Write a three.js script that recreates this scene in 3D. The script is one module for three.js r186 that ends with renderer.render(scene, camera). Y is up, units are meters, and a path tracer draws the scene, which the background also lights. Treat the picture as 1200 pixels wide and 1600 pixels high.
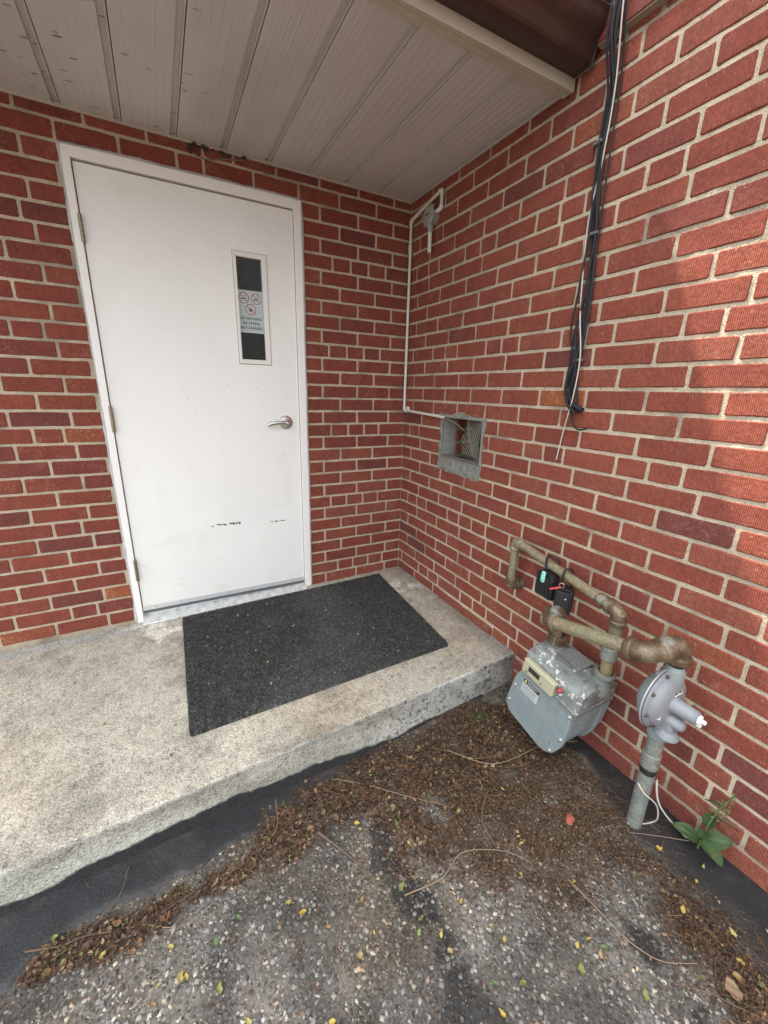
import * as THREE from 'three';
import { mergeGeometries, toCreasedNormals } from 'three/addons/utils/BufferGeometryUtils.js';
import { RoundedBoxGeometry } from 'three/addons/geometries/RoundedBoxGeometry.js';

// ---------------------------------------------------------------- camera, sky, sun, exposure
const scene = new THREE.Scene();
const camera = new THREE.PerspectiveCamera(103.03, 3 / 4, 0.05, 400);
camera.position.set(-1.4004, 1.2122, 2.3459);
camera.rotation.set(-0.2871, -0.4965, 0.0265, 'YXZ');
const renderer = new THREE.WebGLRenderer({ antialias: true });
renderer.toneMapping = THREE.LinearToneMapping;
renderer.toneMappingExposure = 3.05;
renderer.shadowMap.enabled = true;
const SUN = new THREE.Vector3(-0.30, 1, -0.425).normalize();
const SUN_POWER = 3.6;
{ // bright hazy sky, a little brighter round the sun
  const w = 512, h = 256, d = new Float32Array(w * h * 4);
  for (let j = 0; j < h; j++) for (let i = 0; i < w; i++) {
    const el = (j + .5) / h * Math.PI - Math.PI / 2, az = ((i + .5) / w - .5) * 2 * Math.PI;
    const v = new THREE.Vector3(Math.cos(el) * Math.cos(az), Math.sin(el), Math.cos(el) * Math.sin(az));
    const up = Math.max(0, v.y), c = Math.max(0, v.dot(SUN));
    let L = 0.50 + 1.0 * Math.pow(up, .8) + 0.6 * Math.pow(c, 10) + 0.4 * Math.pow(c, 3);
    if (v.y < 0) L = 0.32 + 0.18 * Math.exp(v.y * 14);
    const k = (j * w + i) * 4;
    d[k] = L * 0.955; d[k + 1] = L * 1.0; d[k + 2] = L * 1.05; d[k + 3] = 1;
  }
  const t = new THREE.DataTexture(d, w, h, THREE.RGBAFormat, THREE.FloatType);
  t.mapping = THREE.EquirectangularReflectionMapping; t.magFilter = THREE.LinearFilter; t.minFilter = THREE.LinearFilter; t.needsUpdate = true;
  scene.background = t; scene.environment = t;
}
const sun = new THREE.DirectionalLight(0xfff0dc, SUN_POWER);
sun.position.copy(SUN).multiplyScalar(12); sun.target.position.set(-1, 0, 1); sun.position.add(sun.target.position);
sun.castShadow = true; sun.shadow.radius = 3; sun.shadow.mapSize.set(2048, 2048);
Object.assign(sun.shadow.camera, { left: -5, right: 5, top: 5, bottom: -5, near: 1, far: 30 });
scene.add(sun, sun.target);

// ---------------------------------------------------------------- helpers
function rng(seed) { let a = seed >>> 0; return () => { a = a + 0x6D2B79F5 | 0; let t = Math.imul(a ^ a >>> 15, 1 | a); t = t + Math.imul(t ^ t >>> 7, 61 | t) ^ t; return ((t ^ t >>> 14) >>> 0) / 4294967296; }; }
const V = (x, y, z) => new THREE.Vector3(x, y, z);
const clamp = (x, a = 0, b = 1) => Math.min(b, Math.max(a, x));
const sst = (a, b, x) => { const t = clamp((x - a) / (b - a)); return t * t * (3 - 2 * t); };
const lerp = (a, b, t) => a + (b - a) * t;
function hash(i, j, s) { let h = Math.imul(i, 374761393) + Math.imul(j, 668265263) + Math.imul(s, 1274126177) | 0; h = Math.imul(h ^ h >>> 13, 1274126177); return ((h ^ h >>> 16) >>> 0) / 4294967296; }
function vn(x, y, s = 0, p = 0) {
  let i = Math.floor(x), j = Math.floor(y); const fx = x - i, fy = y - j, u = fx * fx * (3 - 2 * fx), v = fy * fy * (3 - 2 * fy);
  let i1 = i + 1, j1 = j + 1; if (p) { i = ((i % p) + p) % p; j = ((j % p) + p) % p; i1 = ((i1 % p) + p) % p; j1 = ((j1 % p) + p) % p; }
  return lerp(lerp(hash(i, j, s), hash(i1, j, s), u), lerp(hash(i, j1, s), hash(i1, j1, s), u), v);
}
function fbm(x, y, o = 4, s = 0, p = 0) { let a = .5, r = 0, t = 0; for (let k = 0; k < o; k++) { r += a * vn(x, y, s + k, p); t += a; a *= .5; x *= 2; y *= 2; p *= 2; } return r / t; }
const used = {};
function numbered(n) { const k = used[n] = (used[n] || 0) + 1; return k === 1 ? n : n + '_' + String(k - 1).padStart(3, '0'); }
function tag(o, label, category, group, kind) { if (label) o.userData.label = label; if (category) o.userData.category = category; if (group) o.userData.group = group; if (kind) o.userData.kind = kind; return o; }
function shade(m) { m.castShadow = true; m.receiveShadow = true; return m; }
function thing(name, label, category, [x, y, z] = [0, 0, 0], group, turn = 0) { const o = new THREE.Group(); o.name = numbered(name); o.position.set(x, y, z); o.rotation.y = turn; tag(o, label, category, group); scene.add(o); return o; }
function single(name, geo, mat, label, category, group, kind) { const m = shade(new THREE.Mesh(geo, mat)); m.name = numbered(name); tag(m, label, category, group, kind); scene.add(m); return m; }
const merge = (g) => { if (!Array.isArray(g)) return g; if (g.length === 1) return g[0]; const q = g.map(a => { const b = a.index ? a.toNonIndexed() : a; for (const k of Object.keys(b.attributes)) if (!['position', 'normal', 'uv'].includes(k)) b.deleteAttribute(k); return b; }); return mergeGeometries(q); };
const counts = new Map();
function part(parent, name, geo, mat, label) {
  let c = counts.get(parent); if (!c) counts.set(parent, c = {}); const k = c[name] = (c[name] || 0) + 1;
  const m = shade(new THREE.Mesh(merge(geo), mat)); m.name = k === 1 ? name : name + '_' + String(k - 1).padStart(3, '0'); if (label) m.userData.label = label; parent.add(m); return m;
}
// geometry given in world metres, hung under a thing that is only moved
function wpart(parent, name, geo, mat, label) { const g = merge(geo); let r = parent, p = V(0, 0, 0); while (r && r !== scene) { p.add(r.position); r = r.parent; } g.translate(-p.x, -p.y, -p.z); return part(parent, name, g, mat, label); }
const srgb = (x) => x <= .0031308 ? 12.92 * x : 1.055 * Math.pow(x, 1 / 2.4) - .055;
function finish(t, rx, ry, color) { t.wrapS = t.wrapT = THREE.RepeatWrapping; t.magFilter = THREE.LinearFilter; t.minFilter = THREE.LinearMipmapLinearFilter; t.generateMipmaps = true; t.repeat.set(rx, ry); if (color) t.colorSpace = THREE.SRGBColorSpace; t.needsUpdate = true; return t; }
function ctex(w, h, size, f) { const d = new Uint8Array(w * h * 4); const o = [0, 0, 0]; for (let j = 0; j < h; j++) for (let i = 0; i < w; i++) { f(i / w, j / h, o, i, j); const k = (j * w + i) * 4; for (let c = 0; c < 3; c++) d[k + c] = 255 * srgb(clamp(o[c])) + .5; d[k + 3] = 255; } return finish(new THREE.DataTexture(d, w, h), 1 / size[0], 1 / size[1], true); }
function btex(w, h, size, f) { const d = new Uint8Array(w * h * 4); for (let j = 0; j < h; j++) for (let i = 0; i < w; i++) { const v = 255 * clamp(f(i / w, j / h, i, j)) + .5, k = (j * w + i) * 4; d[k] = d[k + 1] = d[k + 2] = v; d[k + 3] = 255; } return finish(new THREE.DataTexture(d, w, h), 1 / size[0], 1 / size[1], false); }
function mat(o) { if (o.c) { o.color = new THREE.Color().setRGB(...o.c); delete o.c; } return new THREE.MeshStandardMaterial({ roughness: .8, metalness: 0, side: THREE.DoubleSide, ...o }); }
const box = (x0, x1, y0, y1, z0, z1) => { const g = new THREE.BoxGeometry(x1 - x0, y1 - y0, z1 - z0); g.translate((x0 + x1) / 2, (y0 + y1) / 2, (z0 + z1) / 2); return g; };
const rbox = (x0, x1, y0, y1, z0, z1, r = .003, s = 2) => { const g = new RoundedBoxGeometry(x1 - x0, y1 - y0, z1 - z0, s, r); g.translate((x0 + x1) / 2, (y0 + y1) / 2, (z0 + z1) / 2); return g; };
function cyl(a, b, r0, r1 = r0, seg = 20) { const d = V().subVectors(b, a), g = new THREE.CylinderGeometry(r1, r0, d.length(), seg); g.applyQuaternion(new THREE.Quaternion().setFromUnitVectors(V(0, 1, 0), d.clone().normalize())); g.translate((a.x + b.x) / 2, (a.y + b.y) / 2, (a.z + b.z) / 2); return g; }
function lathe(a, dir, pts, seg = 28) { const g = new THREE.LatheGeometry(pts.map(p => new THREE.Vector2(Math.max(p[0], 1e-5), p[1])), seg); g.applyQuaternion(new THREE.Quaternion().setFromUnitVectors(V(0, 1, 0), dir.clone().normalize())); g.translate(a.x, a.y, a.z); return g; }
function tube(pts, r, seg = 40, rs = 8, closed = false) { return new THREE.TubeGeometry(new THREE.CatmullRomCurve3(pts.map(p => Array.isArray(p) ? V(...p) : p), closed, 'centripetal'), seg, r, rs, closed); }
// a grid of quads: f(u, v) -> [x, y, z], optional colour c(u, v, p) -> [r, g, b], uv in metres by q(u, v, p)
function grid(nu, nv, f, q, c, keep) {
  const P = new Float32Array((nu + 1) * (nv + 1) * 3), U = new Float32Array((nu + 1) * (nv + 1) * 2), C = c ? new Float32Array((nu + 1) * (nv + 1) * 3) : null, I = [];
  for (let j = 0; j <= nv; j++) for (let i = 0; i <= nu; i++) { const k = j * (nu + 1) + i, u = i / nu, v = j / nv, p = f(u, v, i, j); P.set(p, k * 3); U.set(q ? q(u, v, p) : [u, v], k * 2); if (c) C.set(c(u, v, p), k * 3); }
  for (let j = 0; j < nv; j++) for (let i = 0; i < nu; i++) { if (keep && !keep((i + .5) / nu, (j + .5) / nv)) continue; const a = j * (nu + 1) + i, b = a + 1, d = a + nu + 1, e = d + 1; I.push(a, b, e, a, e, d); }
  const g = new THREE.BufferGeometry(); g.setAttribute('position', new THREE.BufferAttribute(P, 3)); g.setAttribute('uv', new THREE.BufferAttribute(U, 2)); if (c) g.setAttribute('color', new THREE.BufferAttribute(C, 3)); g.setIndex(I); g.computeVertexNormals(); return g;
}
function extrude(shape, depth, bevel = 0, seg = 2, curve = 10) { return new THREE.ExtrudeGeometry(shape, { depth, bevelEnabled: bevel > 0, bevelThickness: bevel, bevelSize: bevel, bevelOffset: -bevel, bevelSegments: seg, curveSegments: curve }); }
function polyShape(pts) { const s = new THREE.Shape(); pts.forEach((p, i) => i ? s.lineTo(p[0], p[1]) : s.moveTo(p[0], p[1])); s.closePath(); return s; }
// polygon with rounded corners
function roundPoly(pts, r) {
  const s = new THREE.Shape(), n = pts.length;
  for (let i = 0; i < n; i++) { const a = pts[(i + n - 1) % n], b = pts[i], c = pts[(i + 1) % n], rr = Array.isArray(r) ? r[i] : r; const la = Math.hypot(a[0] - b[0], a[1] - b[1]), lc = Math.hypot(c[0] - b[0], c[1] - b[1]); const p = [b[0] + (a[0] - b[0]) / la * rr, b[1] + (a[1] - b[1]) / la * rr], q = [b[0] + (c[0] - b[0]) / lc * rr, b[1] + (c[1] - b[1]) / lc * rr]; i ? s.lineTo(...p) : s.moveTo(...p); s.quadraticCurveTo(b[0], b[1], q[0], q[1]); }
  s.closePath(); return s;
}
const H = 0.074, Y0 = 0.23, L = 2.9726 * H;              // brick course height; y of course n is (n - Y0) * H
const cy = (n) => (n - Y0) * H;
const slabY = (x) => 0.02 * x;
const slabZ = (x) => 1.146 + 0.033 * -x;
const G0 = -0.165;                                        // ground level at the wall

// ---------------------------------------------------------------- materials
const brickMaps = [0, 1, 2].map(k => {
  const ribs = k === 0 ? 1 : k === 1 ? .55 : .3;
  const hgt = (u, v) => { const wv = u * 60 + .9 * (fbm(u * 12, v * 12, 2, 40 + k, 12) - .5); const rib = .5 + .5 * Math.sin(wv * 2 * Math.PI); const br = vn(u * 60, v * 24, 71 + k, 12) ; return clamp(.15 + ribs * .38 * rib * (.45 + .9 * br) + .45 * fbm(u * 48, v * 40, 3, 50 + k, 8) * (.6 + .4 * fbm(u * 8, v * 8, 2, 90, 8))); };
  const bump = btex(512, 512, [.3, .3], hgt);
  const map = ctex(512, 512, [.3, .3], (u, v, o) => {
    const h = hgt(u, v), big = fbm(u * 6, v * 6, 3, 20 + k, 6), fine = vn(u * 170, v * 170, 5 + k, 170), grit = fbm(u * 64, v * 64, 2, 8 + k, 64);
    let t = .44 + .66 * h + .22 * (big - .5) + .38 * (grit - .5); o[0] = t * 1.0; o[1] = t * .98; o[2] = t * .96;
    const sp = vn(u * 90, v * 90, 31 + k, 90), cl = fbm(u * 5, v * 5, 3, 77 + k, 5);                 // pale mortar specks
    const s = sst(.90 - .10 * sst(.5, .75, cl), .985, sp) * .8 + .34 * sst(.52, .78, cl) * sst(.45, .8, fbm(u * 40, v * 40, 2, 11 + k, 40)) * (k === 2 ? 1.1 : k === 1 ? .7 : .4);
    o[0] += s * .8; o[1] += s * 2.4; o[2] += s * 2.6; if (fine > .985) { o[0] *= .6; o[1] *= .6; o[2] *= .6; }
    o[0] = clamp(o[0]); o[1] = Math.min(o[1], 2.6); o[2] = Math.min(o[2], 2.6); o[0] *= .38; o[1] *= .38; o[2] *= .38;
  });
  return { map, bump };
});
const brickTones = [[.250, .060, .036], [.268, .067, .040], [.234, .054, .034], [.208, .050, .035], [.176, .046, .037], [.262, .072, .044], [.288, .080, .040], [.340, .102, .040]];
const brickMats = [];
for (const t of brickTones) for (let k = 0; k < 3; k++) brickMats.push(mat({ c: t.map(x => x * 2.95), map: brickMaps[k].map, bumpMap: brickMaps[k].bump, bumpScale: k === 0 ? .0042 : .0026, roughness: .92 }));
const brickMat = (tone, k) => brickMats[tone * 3 + k];
const mortarMat = mat({ c: [1, 1, 1], roughness: .96, vertexColors: true,
  map: ctex(512, 512, [.25, .25], (u, v, o) => { const a = vn(u * 128, v * 128, 3, 128), b = fbm(u * 8, v * 8, 4, 6, 8), s = vn(u * 70, v * 70, 12, 70); let t = .78 + .25 * (a - .5) + .3 * (b - .5); if (s > .86) t *= .62; if (s < .08) t *= 1.18; o[0] = t; o[1] = t * .985; o[2] = t * .96; }),
  bumpMap: btex(512, 512, [.25, .25], (u, v) => .5 * vn(u * 110, v * 110, 3, 110) + .5 * fbm(u * 20, v * 20, 3, 9, 20)), bumpScale: .0022 });
const pargeMat = mat({ c: [.30, .30, .27], roughness: .95,
  map: ctex(256, 256, [.2, .2], (u, v, o) => { const t = .7 + .5 * (fbm(u * 8, v * 8, 4, 31, 8) - .5) + .25 * (vn(u * 64, v * 64, 4, 64) - .5); o[0] = t; o[1] = t * 1.0; o[2] = t * .98; }),
  bumpMap: btex(256, 256, [.2, .2], (u, v) => fbm(u * 12, v * 12, 4, 61, 12)), bumpScale: .006 });
const whitePaint = mat({ c: [.82, .81, .78], roughness: .5, bumpMap: btex(256, 256, [.12, .12], (u, v) => fbm(u * 16, v * 16, 3, 3, 16)), bumpScale: .0006 });
const caulkMat = mat({ c: [.72, .70, .69], roughness: .6, bumpMap: btex(256, 256, [.1, .1], (u, v) => fbm(u * 10, v * 10, 4, 23, 10)), bumpScale: .005 });
const darkMat = mat({ c: [.012, .011, .010], roughness: .95 });
const alu = mat({ c: [.55, .56, .57], metalness: .85, roughness: .42, bumpMap: btex(128, 128, [.05, .05], (u, v) => vn(u * 4, v * 128, 2, 4)), bumpScale: .0002 });
const nickel = mat({ c: [.52, .50, .47], metalness: 1, roughness: .3 });
const brassOld = mat({ c: [.30, .25, .18], metalness: .85, roughness: .45 });
const galv = mat({ c: [1, 1, 1], metalness: .25, roughness: .55,
  map: ctex(512, 512, [.25, .25], (u, v, o) => { const a = fbm(u * 6, v * 6, 4, 2, 6), b = vn(u * 50, v * 50, 7, 50), c = fbm(u * 10, v * 10, 3, 14, 10), d = vn(u * 90, v * 90, 19, 90); const y = sst(.5, .72, a); let r = lerp(.27, .29, y), g = lerp(.285, .275, y), bl = lerp(.265, .22, y); const t = .86 + .34 * (b - .5) + .3 * (c - .5); if (d > .88) { r *= .42; g *= .4; bl *= .4; } o[0] = r * t; o[1] = g * t; o[2] = bl * t; }),
  bumpMap: btex(256, 256, [.2, .2], (u, v) => .5 * fbm(u * 20, v * 20, 3, 2, 20) + .5 * vn(u * 100, v * 100, 5, 100)), bumpScale: .0012 });
const galvTan = galv.clone(); galvTan.color.setRGB(1.10, .93, .62);
const bronze = mat({ c: [1, 1, 1], metalness: .3, roughness: .46,
  map: ctex(512, 512, [.2, .2], (u, v, o) => { const a = fbm(u * 6, v * 6, 4, 22, 6), b = vn(u * 60, v * 60, 27, 60), c = fbm(u * 3, v * 3, 3, 33, 3); const y = sst(.42, .68, a); let r = lerp(.13, .22, y), g = lerp(.085, .165, y), bl = lerp(.050, .105, y); const q = sst(.58, .72, c); r = lerp(r, .28, q); g = lerp(g, .27, q); bl = lerp(bl, .22, q); const t = .85 + .35 * (b - .5); o[0] = r * t; o[1] = g * t; o[2] = bl * t; }),
  bumpMap: btex(256, 256, [.2, .2], (u, v) => fbm(u * 20, v * 20, 4, 2, 20)), bumpScale: .0014 });
const meterPaint = mat({ c: [1, 1, 1], roughness: .5, metalness: .05,
  map: ctex(512, 512, [.4, .4], (u, v, o) => { const a = fbm(u * 8, v * 8, 4, 42, 8), b = vn(u * 80, v * 80, 47, 80), c = fbm(u * 16, v * 6, 3, 53, 16); let t = .9 + .25 * (a - .5); let r = .255 * t, g = .305 * t, bl = .312 * t; if (b > .955) { r = .05; g = .05; bl = .045; } if (b < .03) { r *= 1.4; g *= 1.4; bl *= 1.4; } const q = sst(.68, .8, c) * .35; r = lerp(r, .20, q); g = lerp(g, .19, q); bl = lerp(bl, .16, q); o[0] = r; o[1] = g; o[2] = bl; }),
  bumpMap: btex(256, 256, [.2, .2], (u, v) => fbm(u * 16, v * 16, 3, 8, 16)), bumpScale: .0006 });
const meterTopPaint = mat({ c: [1, 1, 1], roughness: .62, metalness: .1,
  map: ctex(512, 512, [.3, .3], (u, v, o) => { const a = fbm(u * 9, v * 9, 5, 142, 9), b = vn(u * 80, v * 80, 147, 80), c = fbm(u * 19, v * 19, 4, 153, 19); let t = .75 + .8 * (a - .5) + .2 * (b - .5); let r = .25 * t, g = .275 * t, bl = .26 * t; const q = sst(.66, .70, c); r = lerp(r, .55, q); g = lerp(g, .52, q); bl = lerp(bl, .49, q); const z = sst(.6, .75, fbm(u * 14, v * 14, 3, 88, 14)); r = lerp(r, .10, z * .6); g = lerp(g, .085, z * .6); bl = lerp(bl, .06, z * .6); o[0] = r; o[1] = g; o[2] = bl; }),
  bumpMap: btex(256, 256, [.25, .25], (u, v) => fbm(u * 14, v * 14, 4, 18, 14)), bumpScale: .003 });
const regPaint = mat({ c: [.255, .268, .285], roughness: .48, metalness: .15, bumpMap: btex(256, 256, [.2, .2], (u, v) => fbm(u * 24, v * 24, 3, 81, 24)), bumpScale: .0008 });
const regBack = mat({ c: [.23, .27, .26], roughness: .5, metalness: .1 });
const blackPlastic = mat({ c: [.014, .014, .016], roughness: .42 });
const cableBlack = mat({ c: [.012, .012, .015], roughness: .75 });
const cableWhite = mat({ c: [.50, .48, .43], roughness: .5 });
const pvcWhite = mat({ c: [.68, .66, .60], roughness: .45, map: ctex(128, 128, [.3, .3], (u, v, o) => { const t = .85 + .3 * (fbm(u * 6, v * 6, 4, 5, 6) - .3); o[0] = t; o[1] = t * .99; o[2] = t * .96; }) });
const pvcGrey = mat({ c: [.30, .29, .26], roughness: .55 });

// ---------------------------------------------------------------- ground
const SA = [], ST = 2048, SZ = 2.0;
const asphalt = (() => {
  const R = rng(11), col = new Float32Array(ST * ST * 3), hg = new Float32Array(ST * ST);
  for (let j = 0; j < ST; j++) for (let i = 0; i < ST; i++) { const u = i / ST, v = j / ST, a = fbm(u * 24, v * 24, 3, 4, 24), b = hash(i, j, 5), c = vn(u * 400, v * 400, 6, 400); const t = .062 + .06 * (a - .5) + .06 * (c - .5) + .03 * (b - .5); const k = j * ST + i; col[k * 3] = t * 1.05; col[k * 3 + 1] = t * .98; col[k * 3 + 2] = t * .90; hg[k] = .22 + .2 * c + .15 * a; }
  for (let n = 0; n < 34000; n++) {                       // aggregate stones
    const big = R(), r = (1.6 + 5.6 * Math.pow(big, 2.4)) , cx = R() * ST, cyy = R() * ST, e = .6 + .4 * R(), an = R() * Math.PI, ca = Math.cos(an), sa = Math.sin(an), q = R(), ed = R() * 6.28, k3 = 2 + Math.floor(R() * 3);
    let g = .05 + .25 * Math.pow(R(), 1.4), cr = g, cg = g * (.94 + .03 * R()), cb = g * (.80 + .14 * R()); if (q < .04) { cr = g * 1.25; cg = g * .85; cb = g * .62; } if (q > .95) { cr *= .45; cg *= .45; cb *= .47; }
    const rr = Math.ceil(r * 1.3);
    for (let y = -rr; y <= rr; y++) for (let x = -rr; x <= rr; x++) {
      const dx = (x * ca + y * sa), dy = (-x * sa + y * ca) / e, d = Math.hypot(dx, dy) / (r * (1 + .16 * Math.sin(k3 * Math.atan2(dy, dx) + ed))); if (d > 1) continue;
      const k = (((Math.floor(cyy) + y) % ST + ST) % ST) * ST + ((Math.floor(cx) + x) % ST + ST) % ST, m = 1 - sst(.8, 1, d), t = .88 + .24 * hash(x + n, y, 3);
      col[k * 3] = lerp(col[k * 3], cr * t, m); col[k * 3 + 1] = lerp(col[k * 3 + 1], cg * t, m); col[k * 3 + 2] = lerp(col[k * 3 + 2], cb * t, m); hg[k] = Math.max(hg[k], .35 + .55 * Math.sqrt(1 - d * d) * (.5 + .5 * Math.min(1, r / 6)));
    }
  }
  return { map: ctex(ST, ST, [SZ, SZ], (u, v, o, i, j) => { const k = (j * ST + i) * 3; o[0] = col[k] * 1.48; o[1] = col[k + 1] * 1.41; o[2] = col[k + 2] * 1.31; }), bump: btex(ST, ST, [SZ, SZ], (u, v, i, j) => hg[j * ST + i]) };
})();
const asphaltMat = mat({ c: [1, 1, 1], map: asphalt.map, bumpMap: asphalt.bump, bumpScale: .006, roughness: .93, vertexColors: true });
const tarMat = mat({ c: [1, 1, 1], roughness: .72, vertexColors: true,
  map: ctex(512, 512, [.5, .5], (u, v, o) => { const a = fbm(u * 12, v * 12, 4, 7, 12), b = vn(u * 180, v * 180, 9, 180), c = vn(u * 90, v * 90, 10, 90); let t = .5 + .35 * (a - .5) + .3 * (b - .5); if (c > .965) t = 3.2; o[0] = t * .22; o[1] = t * .22; o[2] = t * .225; }),
  bumpMap: btex(512, 512, [.5, .5], (u, v) => .6 * vn(u * 140, v * 140, 2, 140) + .4 * fbm(u * 20, v * 20, 3, 5, 20)), bumpScale: .0016 });
function distSeg(px, pz, a, b) { const dx = b[0] - a[0], dz = b[1] - a[1], t = clamp(((px - a[0]) * dx + (pz - a[1]) * dz) / (dx * dx + dz * dz)); return Math.hypot(px - a[0] - t * dx, pz - a[1] - t * dz); }
function distLine(px, pz, l) { let d = 9; for (let i = 1; i < l.length; i++) d = Math.min(d, distSeg(px, pz, l[i - 1], l[i])); return d; }
const seam1 = [[-.92, 1.50], [-.94, 1.63], [-.91, 1.76], [-.93, 1.9], [-.91, 2.0], [-.9, 2.3]], seam2 = [[-.74, 1.61], [-.55, 1.86], [-.47, 1.94], [-.44, 2.05], [-.43, 2.2]];
const tarEdge = [[-3.3, 1.50], [-1.88, 1.42], [-1.83, 1.36], [-1.71, 1.34], [-1.55, 1.36], [-1.42, 1.34], [-1.24, 1.31], [-.99, 1.25], [-.75, 1.20], [-.49, 1.18], [-.3, 1.165]];
const tarEdge2 = [[-.05, 1.38], [-.10, 1.51], [-.06, 1.61], [-.12, 1.72], [-.20, 1.86], [-.19, 1.96], [-.22, 2.09], [-.23, 2.24], [-.25, 2.6], [-.25, 3.3]];
const gH = (x, z) => G0 + .006 * (fbm(x * 3 + 9, z * 3, 3, 2) - .5) + .004 * (fbm(x * 14, z * 14, 2, 3) - .5);
// litter density, used for colour of the dirt under it and for the leaf bits on it
const L1 = [[-1.80, 1.40], [-1.63, 1.42], [-1.51, 1.415], [-1.33, 1.40], [-1.19, 1.37]], L2 = [[-1.19, 1.36], [-1.02, 1.33], [-.84, 1.33], [-.58, 1.34], [-.35, 1.27]], L3 = [[-.35, 1.30], [-.20, 1.50], [-.24, 1.72]], L4 = [[-.72, 1.42], [-.62, 1.60], [-.40, 1.76]], L5 = [[-.25, 2.10], [-.30, 2.27], [-.33, 2.5]], L6 = [[-.5, 1.42], [-.3, 1.6], [-.22, 1.82]];
function litter(x, z) {
  const wx = x + .05 * (fbm(x * 9, z * 9, 3, 63) - .5), wz = z + .05 * (fbm(x * 9, z * 9, 3, 64) - .5), w = .55 + 1.0 * fbm(x * 5, z * 5, 3, 60);
  const f = (l, r) => sst(r * 1.35, r * .2, distLine(wx, wz, l) / Math.max(.3, w));
  let d = Math.max(f(L1, .036), f(L2, .11), f(L3, .17), f(L4, .21), f(L6, .2), f(L5, .12) * .8);
  const bald = Math.max(sst(.085, .03, Math.hypot(x + .71, z - 1.51)), sst(.055, .02, Math.hypot(x + .40, z - 1.54)), sst(.045, .02, Math.hypot(x + .33, z - 1.67)));
  return d * (1 - .75 * bald) * (.55 + .45 * sst(.3, .6, fbm(x * 12, z * 12, 3, 65)));
}
const dirtC = (x, z) => {
  let r = 1, g = 1, b = 1; const m = fbm(x * 2.2, z * 2.2, 4, 17), d = litter(x, z); const pa = sst(.42, .66, fbm(x * 4.5, z * 4.5, 4, 117)), du = sst(.5, .72, fbm(x * 3.1, z * 3.1, 4, 118)); const k = (.66 + .55 * (m - .45) + .50 * pa); r *= k * (1 + .12 * du); g *= k; b *= k * (1 - .14 * du);
  const se = Math.min(distLine(x, z, seam1), distLine(x, z, seam2) + .015) + .075 * (fbm(x * 14, z * 14, 4, 5) - .5); const s = sst(.055, .038, se) * sst(.38, .46, fbm(x * 7, z * 7, 3, 15)) * .9; r = lerp(r, .22, s); g = lerp(g, .23, s); b = lerp(b, .25, s);
  const e = clamp(d * 1.3) * .8; r = lerp(r, .62, e); g = lerp(g, .42, e); b = lerp(b, .28, e); const fa = sst(.05, .4, d) * .12; r = lerp(r, .8, fa); g = lerp(g, .6, fa); b = lerp(b, .45, fa); return [r, g, b];
};
{
  const g = grid(430, 300, (u, v) => { const x = -3.4 + 3.43 * u, z = 1.0 + 2.4 * v; return [x, gH(x, z), z]; }, (u, v, p) => [p[0], p[2]], (u, v, p) => dirtC(p[0], p[2]));
  for (let i = 0; i < g.index.count; i += 3) { const a = g.index.getX(i + 1); g.index.setX(i + 1, g.index.getX(i + 2)); g.index.setX(i + 2, a); } g.computeVertexNormals();
  const far = new THREE.Shape([[-150, -150], [150, -150], [150, 150], [-150, 150]].map(p => new THREE.Vector2(...p))); far.holes.push(new THREE.Path([[-3.395, -3.395], [-3.395, -1.005], [.025, -1.005], [.025, -3.395]].map(p => new THREE.Vector2(...p))));
  const fg = new THREE.ShapeGeometry(far); fg.rotateX(-Math.PI / 2); fg.translate(0, G0 - .001, 0); { const P = fg.attributes.position, U = fg.attributes.uv, C = new Float32Array(P.count * 3).fill(.86); for (let i = 0; i < P.count; i++) U.setXY(i, P.getX(i), P.getZ(i)); fg.setAttribute('color', new THREE.BufferAttribute(C, 3)); }
  const gg = g.toNonIndexed(), all = mergeGeometries([gg, (fg.index ? fg.toNonIndexed() : fg)]);
  single('asphalt_ground', all, asphaltMat, 'worn grey asphalt with pale stones and brown dirt in front of the step', null, null, 'structure');
}
// black sealer painted along the step and along the wall
function tarStrip(n, m, inner, outer, seed, label) {
  const g = grid(n, m, (u, v) => { const a = inner(u), b = outer(u), w = v; const x = lerp(a[0], b[0], w), z = lerp(a[1], b[1], w); const ed = v === 1 ? -.004 : .0045; return [x, gH(x, z) + ed + .0025 * fbm(x * 20, z * 20, 2, 9), z]; }, (u, v, p) => [p[0], p[2]],
    (u, v, p) => { const dust = sst(.42, .75, fbm(p[0] * 6, p[2] * 6, 4, seed)) * .55 + .35 * sst(.6, .8, fbm(p[0] * 25, p[2] * 25, 3, seed + 4)) + .5 * sst(.75, 1, v); const d = litter(p[0], p[2]) * .6; let r = lerp(.13, .42, dust), gg = lerp(.135, .40, dust), b = lerp(.145, .38, dust); r = lerp(r, .42, d); gg = lerp(gg, .28, d); b = lerp(b, .18, d); return [r, gg, b]; });
  single('tar_strip', g, tarMat, label, null, null, 'structure');
}
function along(l, t, axis) { const c = l.map(p => p[axis]); for (let i = 1; i < l.length; i++) { const a = l[i - 1], b = l[i]; if ((t - a[axis]) * (t - b[axis]) <= 0 && a[axis] !== b[axis]) { const k = (t - a[axis]) / (b[axis] - a[axis]); return lerp(a[1 - axis], b[1 - axis], k); } } return t < Math.min(...c) === (l[0][axis] < l[l.length - 1][axis]) ? l[0][1 - axis] : l[l.length - 1][1 - axis]; }
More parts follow.
